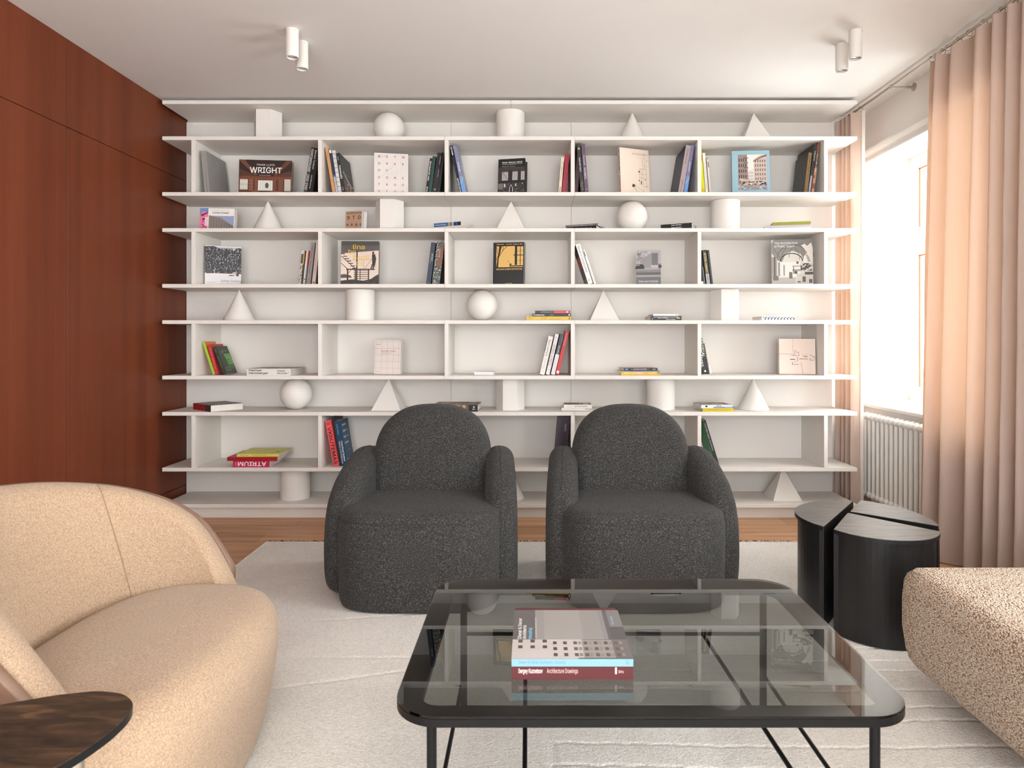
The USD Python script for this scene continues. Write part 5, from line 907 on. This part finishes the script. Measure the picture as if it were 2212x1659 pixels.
def maze(p):
    K = (70, 60, 58); p.rect(0, 0, 1, 1, (232, 214, 202)); p.line([(0.38, 1), (0.38, 0.62)], 0.0015, (150, 132, 124)); p.line([(0, 0.57), (0.42, 0.57)], 0.0018, (120, 104, 98)); p.line([(0.6, 0.36), (0.66, 0)], 0.0016, K)
    for a in ([(0.40, 0.66), (0.48, 0.66)], [(0.42, 0.62), (0.42, 0.56)], [(0.45, 0.62), (0.56, 0.62)], [(0.54, 0.59), (0.54, 0.51)], [(0.34, 0.53), (0.50, 0.53)], [(0.5, 0.5), (0.5, 0.36)], [(0.3, 0.42), (0.44, 0.42)], [(0.36, 0.35), (0.36, 0.28), (0.54, 0.28)], [(0.55, 0.43), (0.8, 0.43)], [(0.66, 0.51), (0.8, 0.51)], [(0.73, 0.51), (0.73, 0.46)], [(0.84, 0.54), (0.92, 0.54)], [(0.86, 0.46), (0.86, 0.4), (0.98, 0.4)], [(0.9, 0.5), (0.97, 0.5), (0.97, 0.43)], [(0.42, 0.36), (0.46, 0.36)]): p.line(a, 0.0026, K)
    p.rects([(0.62, 0.57, 0.78, 0.575), (0.6, 0.53, 0.72, 0.535), (0.6, 0.46, 0.68, 0.465)], (214, 140, 120)); p.rect(0.3, 0.41, 0.44, 0.43, K)
faced('cream book with a black maze of short lines, standing at the right end', R3, 1687, 1760.5, 732.5, 0.045, (230, 212, 200), 0.12, -9, 3, hard=False, front=maze, spine=lambda p: (p.rect(0, 0.555, 1, 0.57, (110, 96, 92)), p.down('Bruno Taut Architecture', 0.86, 0.16, (206, 130, 116), 0.44)))

# ---- lower low row
T = 0.041
def brutal(p): p.rect(0, 0, 1, 1, (110, 108, 106)); p.speckle(0, 0, 1, 1, [(140, 138, 134), (84, 82, 80), (176, 172, 168), (66, 64, 64)], 150, 0.05, 40); p.rect(0, 0.5, 0.5, 1, (150, 66, 58)); p.speckle(0, 0.5, 0.6, 1, [(84, 78, 76), (120, 116, 112)], 30, 0.06, 4)
c0 = np.array([-2.057, 4.318]); u = np.array([-0.196, 0.165]); u = u / np.linalg.norm(u)
ang = math.degrees(math.atan2(-u[1], -u[0]))             # the spine runs from the near corner to the far left
M = TR(c0[0] + u[0] * 0.128, c0[1] + u[1] * 0.128, LD + 0.0003 + T / 2) @ RZ(ang) @ RYm(-90) @ TR(0, 0, -0.128)
book('red and black book with white page edges lying left on the lower low row', M, T, 0.213, 0.256, (58, 56, 56), front=brutal, spine=lambda p: (p.rect(0, 0.3, 1, 1, (186, 34, 40)), p.text('ATLAS OF BRUTALIST', 0.58, 0.985, 0.0125, (40, 26, 26), -90, True, 0.19), p.text('ARCHITECTURE', 0.14, 0.985, 0.0125, (40, 26, 26), -90, True, 0.15)), hard=False)
lying('thick book with warm brown photo spine lying behind the left armchair', LD, 934, 1032, 0.042, 0.22, (120, 104, 92), 0.03, -2, spine=lambda p: (p.rect(0, 0.6, 1, 1, (190, 180, 166)), p.rect(0, 0.25, 1, 0.6, (140, 116, 100)), p.rect(0, 0.27, 1, 0.33, (206, 166, 140)), p.rect(0, 0, 1, 0.2, (50, 46, 46)), p.speckle(0, 0.4, 1, 0.9, [(206, 130, 70), (84, 70, 62), (210, 196, 170)], 60, 0.1, 3), p.rects([(0.3, 0.06, 0.4, 0.12), (0.55, 0.07, 0.8, 0.1)], WHITE)), front=lambda p: (p.rect(0, 0, 1, 1, (120, 112, 106)), p.speckle(0, 0, 1, 1, [(150, 140, 130), (196, 140, 90), (90, 84, 80)], 60, 0.08, 6)))
lying('white paperback with small grey title, lower one of the pair between the armchairs', LD, 1213, 1279, 0.0145, 0.17, (230, 226, 220), 0.10, -1, hard=False, spine=lambda p: (p.down('Constructivism', 0.95, 0.34, (170, 164, 156), 0.4), p.down('TATLIN', 0.24, 0.5, BLK, 0.22, True)))
lying('white paperback with a dark photo cover, upper one of the pair between the armchairs', LD + 0.0152, 1218, 1278.5, 0.021, 0.14, (234, 228, 220), 0.11, -1, hard=False, spine=lambda p: (p.down('Dom Kommuna', 0.9, 0.3, (180, 174, 166), 0.2), p.down('архитектура идеалов', 0.62, 0.36, (70, 66, 64), 0.46, True)), front=lambda p: (p.rect(0.02, 0.02, 0.98, 0.98, (96, 90, 88)), p.rects([(0.1, 0.1, 0.9, 0.3), (0.3, 0.35, 0.9, 0.42)], (196, 190, 184)), p.speckle(0, 0.4, 1, 1, [(60, 58, 58), (130, 124, 120)], 40, 0.08, 3)))
lying('grey book with mustard yellow spine under a white spined book, lower low row', LD, 1517.5, 1585, 0.0215, 0.17, (176, 174, 172), 0.025, 2, spine=lambda p: (p.rect(0, 0, 1, 1, (196, 180, 44)), p.rect(0.3, 0.1, 0.7, 0.85, (184, 166, 40))))
lying('white spined book with colourful cover on the mustard yellow one', LD + 0.022, 1514, 1583, 0.0205, 0.17, (228, 224, 222), 0.03, 4, spine=lambda p: (p.rect(0, 0, 0.4, 0.6, (150, 170, 206)), p.down('GREEN', 0.52, 0.36, (80, 76, 76), 0.16, True, 0.7), p.down('ARCHITECTURE NOW', 0.62, 0.3, (80, 76, 76), 0.36, True, 0.28), p.rect(0.3, 0.8, 0.8, 0.87, BLK)), front=lambda p: (p.rect(0, 0, 1, 1, (160, 150, 110)), p.rect(0, 0, 0.3, 1, (120, 170, 214)), p.speckle(0, 0, 1, 1, [(110, 110, 60), (214, 204, 170), (84, 74, 60), (130, 176, 214), (180, 140, 90)], 90, 0.07, 8)))

# ---- lowest tall row
def atrium(p):
    p.rect(0, 0, 1, 1, (190, 34, 82)); p.text('ATRIUM', 0.16, 0.92, 0.026, (238, 232, 232), -90, True, 0.185); p.rect(0.15, 0.05, 0.85, 0.1, (214, 90, 124))
lying('magenta book with large white capitals upside down, bottom of the stack', R4, 503.5, 582, 0.040, 0.24, (190, 34, 82), 0.02, 0, flip=True, spine=atrium, hard=False)
lying('dark red book with black spine text, middle of the stack', R4 + 0.0408, 491, 599, 0.024, 0.27, (168, 24, 34), 0.02, 1, spine=lambda p: (p.down('IMAGES', 0.97, 0.34, (80, 14, 20), 0.07), p.down('ANTHOLOGY OF HOUSES', 0.86, 0.34, (80, 14, 20), 0.3), p.down('ALVAR AALTO', 0.46, 0.34, (80, 14, 20), 0.26)), hard=False)
def yel(p): p.rect(0, 0, 1, 1, (214, 208, 96)); p.text('The Project', 0.30, 0.5, 0.010, (96, 92, 50), 0, False, 0.1); p.poly([(0.4, 0.12), (0.46, 0.2), (0.5, 0.16), (0.5, 0.1)], (60, 58, 50)); p.line([(0.35, 0.25), (0.45, 0.1)], 0.002, (110, 106, 60))
lying('yellow magazine-like book with tiny black text, top of the stack', R4 + 0.0655, 512, 603, 0.0185, 0.25, (216, 210, 98), 0.03, 1, hard=False, spine=lambda p: (p.down('The Poetic Dimension', 0.93, 0.34, (70, 66, 40), 0.2), p.down('Sverre Fehn What is Architecture About', 0.66, 0.34, (70, 66, 40), 0.36)), front=lambda p: (p.rect(0, 0, 1, 1, (214, 208, 96)), p.text('The Poetic', 0.55, 0.62, 0.007, (96, 92, 50), -60, False, 0.07), p.poly([(0.3, 0.12), (0.36, 0.2), (0.42, 0.14), (0.36, 0.1)], (60, 58, 50)), p.line([(0.25, 0.28), (0.36, 0.2)], 0.002, (110, 106, 60))))
standing('black book between the coral red and deep blue ones, lowest tall row', R4, 733.4, 736.8, 717.6, 899.5, 0.2, (36, 36, 38), 0.06, front=lambda p: p.text('David Gissen', 0.1, 0.9, 0.010, (190, 188, 186), w=0.09))
standing('coral red book with tall black spine capitals leaning left, lowest tall row', R4, 720, 733, 701.6, 908, 0.21, (232, 84, 88), 0.04, hard=False, spine=lambda p: (p.rect(0.12, 0.9, 0.88, 0.97, (196, 66, 70)), p.down('VKhUTEMAS', 0.86, 0.62, (40, 30, 32), 0.82, True)))
def propo(p):
    p.rect(0, 0, 1, 1, (20, 72, 106)); p.speckle(0, 0, 1, 1, [(26, 80, 114), (18, 66, 98)], 60, 0.08, 2)
    for i, (a, b) in enumerate((('Proportional', None), ('Systems', 'in the'), ('History', 'of'), ('Architecture', None))):
        p.text(a, 0.10, 0.875 - i * 0.135, 0.0135, (232, 236, 240), 0, True, (0.088, 0.066, 0.058, 0.094)[i])
        if b: p.text(b, 0.62 if i == 1 else 0.57, 0.875 - i * 0.135, 0.0115, (206, 216, 224), 0, False, 0.028)
    p.text('A Critical Reconsideration', 0.3, 0.30, 0.0055, (206, 170, 120), w=0.07); p.text('Critical Reconsideration', 0.1, 0.12, 0.008, (220, 226, 232), w=0.11)
standing('deep blue book with white bold cover lettering leaning left, lowest tall row', R4, 737.5, 752.0, 721.5, 909, 0.17, (18, 66, 98), 0.05, hard=False, front=propo, spine=lambda p: (p.down('Proportional Systems', 0.56, 0.26, (232, 236, 240), 0.46, True, 0.68), p.down('History of Architecture', 0.56, 0.26, (232, 236, 240), 0.5, False, 0.3), p.down('Cohen & Delbeke', 0.94, 0.2, (150, 180, 200), 0.24, u=0.35)))
standing('thick plum-black book leaning right, half hidden between the armchairs', R4, 1198, 1224, 1207.5, 899, 0.24, (52, 36, 48), 0.07, spine=lambda p: (p.rect(0.0, 0, 0.28, 1, (58, 42, 54)), p.down('Andrea Palladio', 0.86, 0.2, (170, 150, 160), 0.16, u=0.68)))
standing('dark grey book with emerald green cover leaning left, right of the right armchair', R4, 1546, 1554.5, 1516, 907.5, 0.22, (48, 48, 50), 0.07, back=lambda p: (p.rect(0, 0, 1, 1, (20, 142, 84)), p.rect(0.85, 0.1, 0.9, 0.4, (120, 200, 150))), spine=lambda p: p.down('Luis Barragan Architect', 0.93, 0.36, (206, 204, 200), 0.6))

# ---- on the glass table
zt = 0.400
def tblbook(label, pl, pr, py_front, T, W, z, cover, **kw):
    k = (py_front - VY) / (CAM - z); H = (pr - pl) / k
    M = TR((pl + pr - 2 * VX) / 2 / k, F / k, z + 0.0003 + T / 2) @ RYm(-90) @ TR(0, 0, -H / 2)
    return book(label, M, T, W, H, cover, **kw)
tblbook('maroon book with white serif spine text, lower one on the glass table', 1105, 1368, 1468, 0.0285, 0.325, zt, (92, 40, 43), spine=lambda p: (p.text('Sergey Kuznetsov', 0.50, 0.945, 0.0098, (238, 216, 212), -90, True, 0.054), p.text('Architecture Drawings', 0.50, 0.71, 0.0098, (226, 196, 192), -90, False, 0.069), p.rect(0.42, 0.135, 0.94, 0.15, (240, 232, 230)), p.text('Skira', 0.5, 0.125, 0.0065, (230, 206, 202), -90, False, 0.012)))
def diener(p):
    p.rect(0, 0, 1, 1, (96, 91, 91)); w, h = p.w, p.h                     # here x = across (away from the viewer), y = 1 at the left
    def R(x0, y0, x1, y1, c): p.rect(1 - y1 if False else y0, 1 - x1, y1, 1 - x0, c)         # (right, away) fractions
    R(0.20, 0.36, 0.80, 1.0, (142, 138, 135)); R(0.28, 0.36, 0.62, 1.0, (150, 146, 142)); R(0.80, 0.36, 0.84, 1.0, (134, 130, 130)); R(0.84, 0.34, 0.87, 1.0, (96, 92, 94)); R(0.87, 0.34, 1.0, 0.62, (88, 84, 86)); R(0.88, 0.62, 1.0, 1.0, (122, 116, 116)); R(0, 0.02, 0.6, 0.36, (186, 178, 174)); R(0.6, 0.02, 0.86, 0.35, (150, 142, 138)); R(0.86, 0.02, 1.0, 0.36, (112, 104, 102)); R(0.0, 0.0, 0.55, 0.14, (188, 180, 178))
    for j, yy in enumerate((0.30, 0.19)):
        for i in range(3): R(0.05 + i * 0.105, yy, 0.088 + i * 0.105, yy + 0.055, (74, 72, 70)); R(0.098 + i * 0.105, yy, 0.125 + i * 0.105, yy + 0.055, (186, 178, 176))
    for j, yy in enumerate((0.265, 0.155, 0.045)):
        for i in range(7):
            c = (74, 72, 70) if i < 2 else (92, 88, 86); R(0.35 + i * 0.088, yy, 0.382 + i * 0.088, yy + 0.055, c); R(0.392 + i * 0.088, yy, 0.418 + i * 0.088, yy + 0.055, (190, 182, 180) if i < 2 else (136, 130, 128))
    p.text('Diener & Diener', 0.365, 0.925, 0.0085, WHITE, 0, True, 0.118); p.text('Architects', 0.365, 0.883, 0.0085, WHITE, 0, True, 0.076); p.text('Housing', 0.365, 0.833, 0.0085, (124, 196, 226), 0, True, 0.060); p.text('Urban Density and Building Details', 0.38, 0.79, 0.0036, (226, 222, 220), 0, False, 0.118); p.text('Park Books', 0.66, 0.075, 0.006, (150, 206, 226), 0, False, 0.05)
tblbook('grey photo book with light blue spine, upper one on the glass table', 1105, 1368, 1440, 0.0165, 0.268, zt + 0.029, (150, 196, 216), hard=False, front=diener, spine=lambda p: (p.rect(0, 0, 1, 1, (134, 176, 192)), p.text('Diener & Diener Architects  Housing', 0.38, 0.945, 0.0066, (96, 136, 160), -90, False, 0.104), p.text('D', 0.3, 0.06, 0.008, (90, 130, 156), -90)))
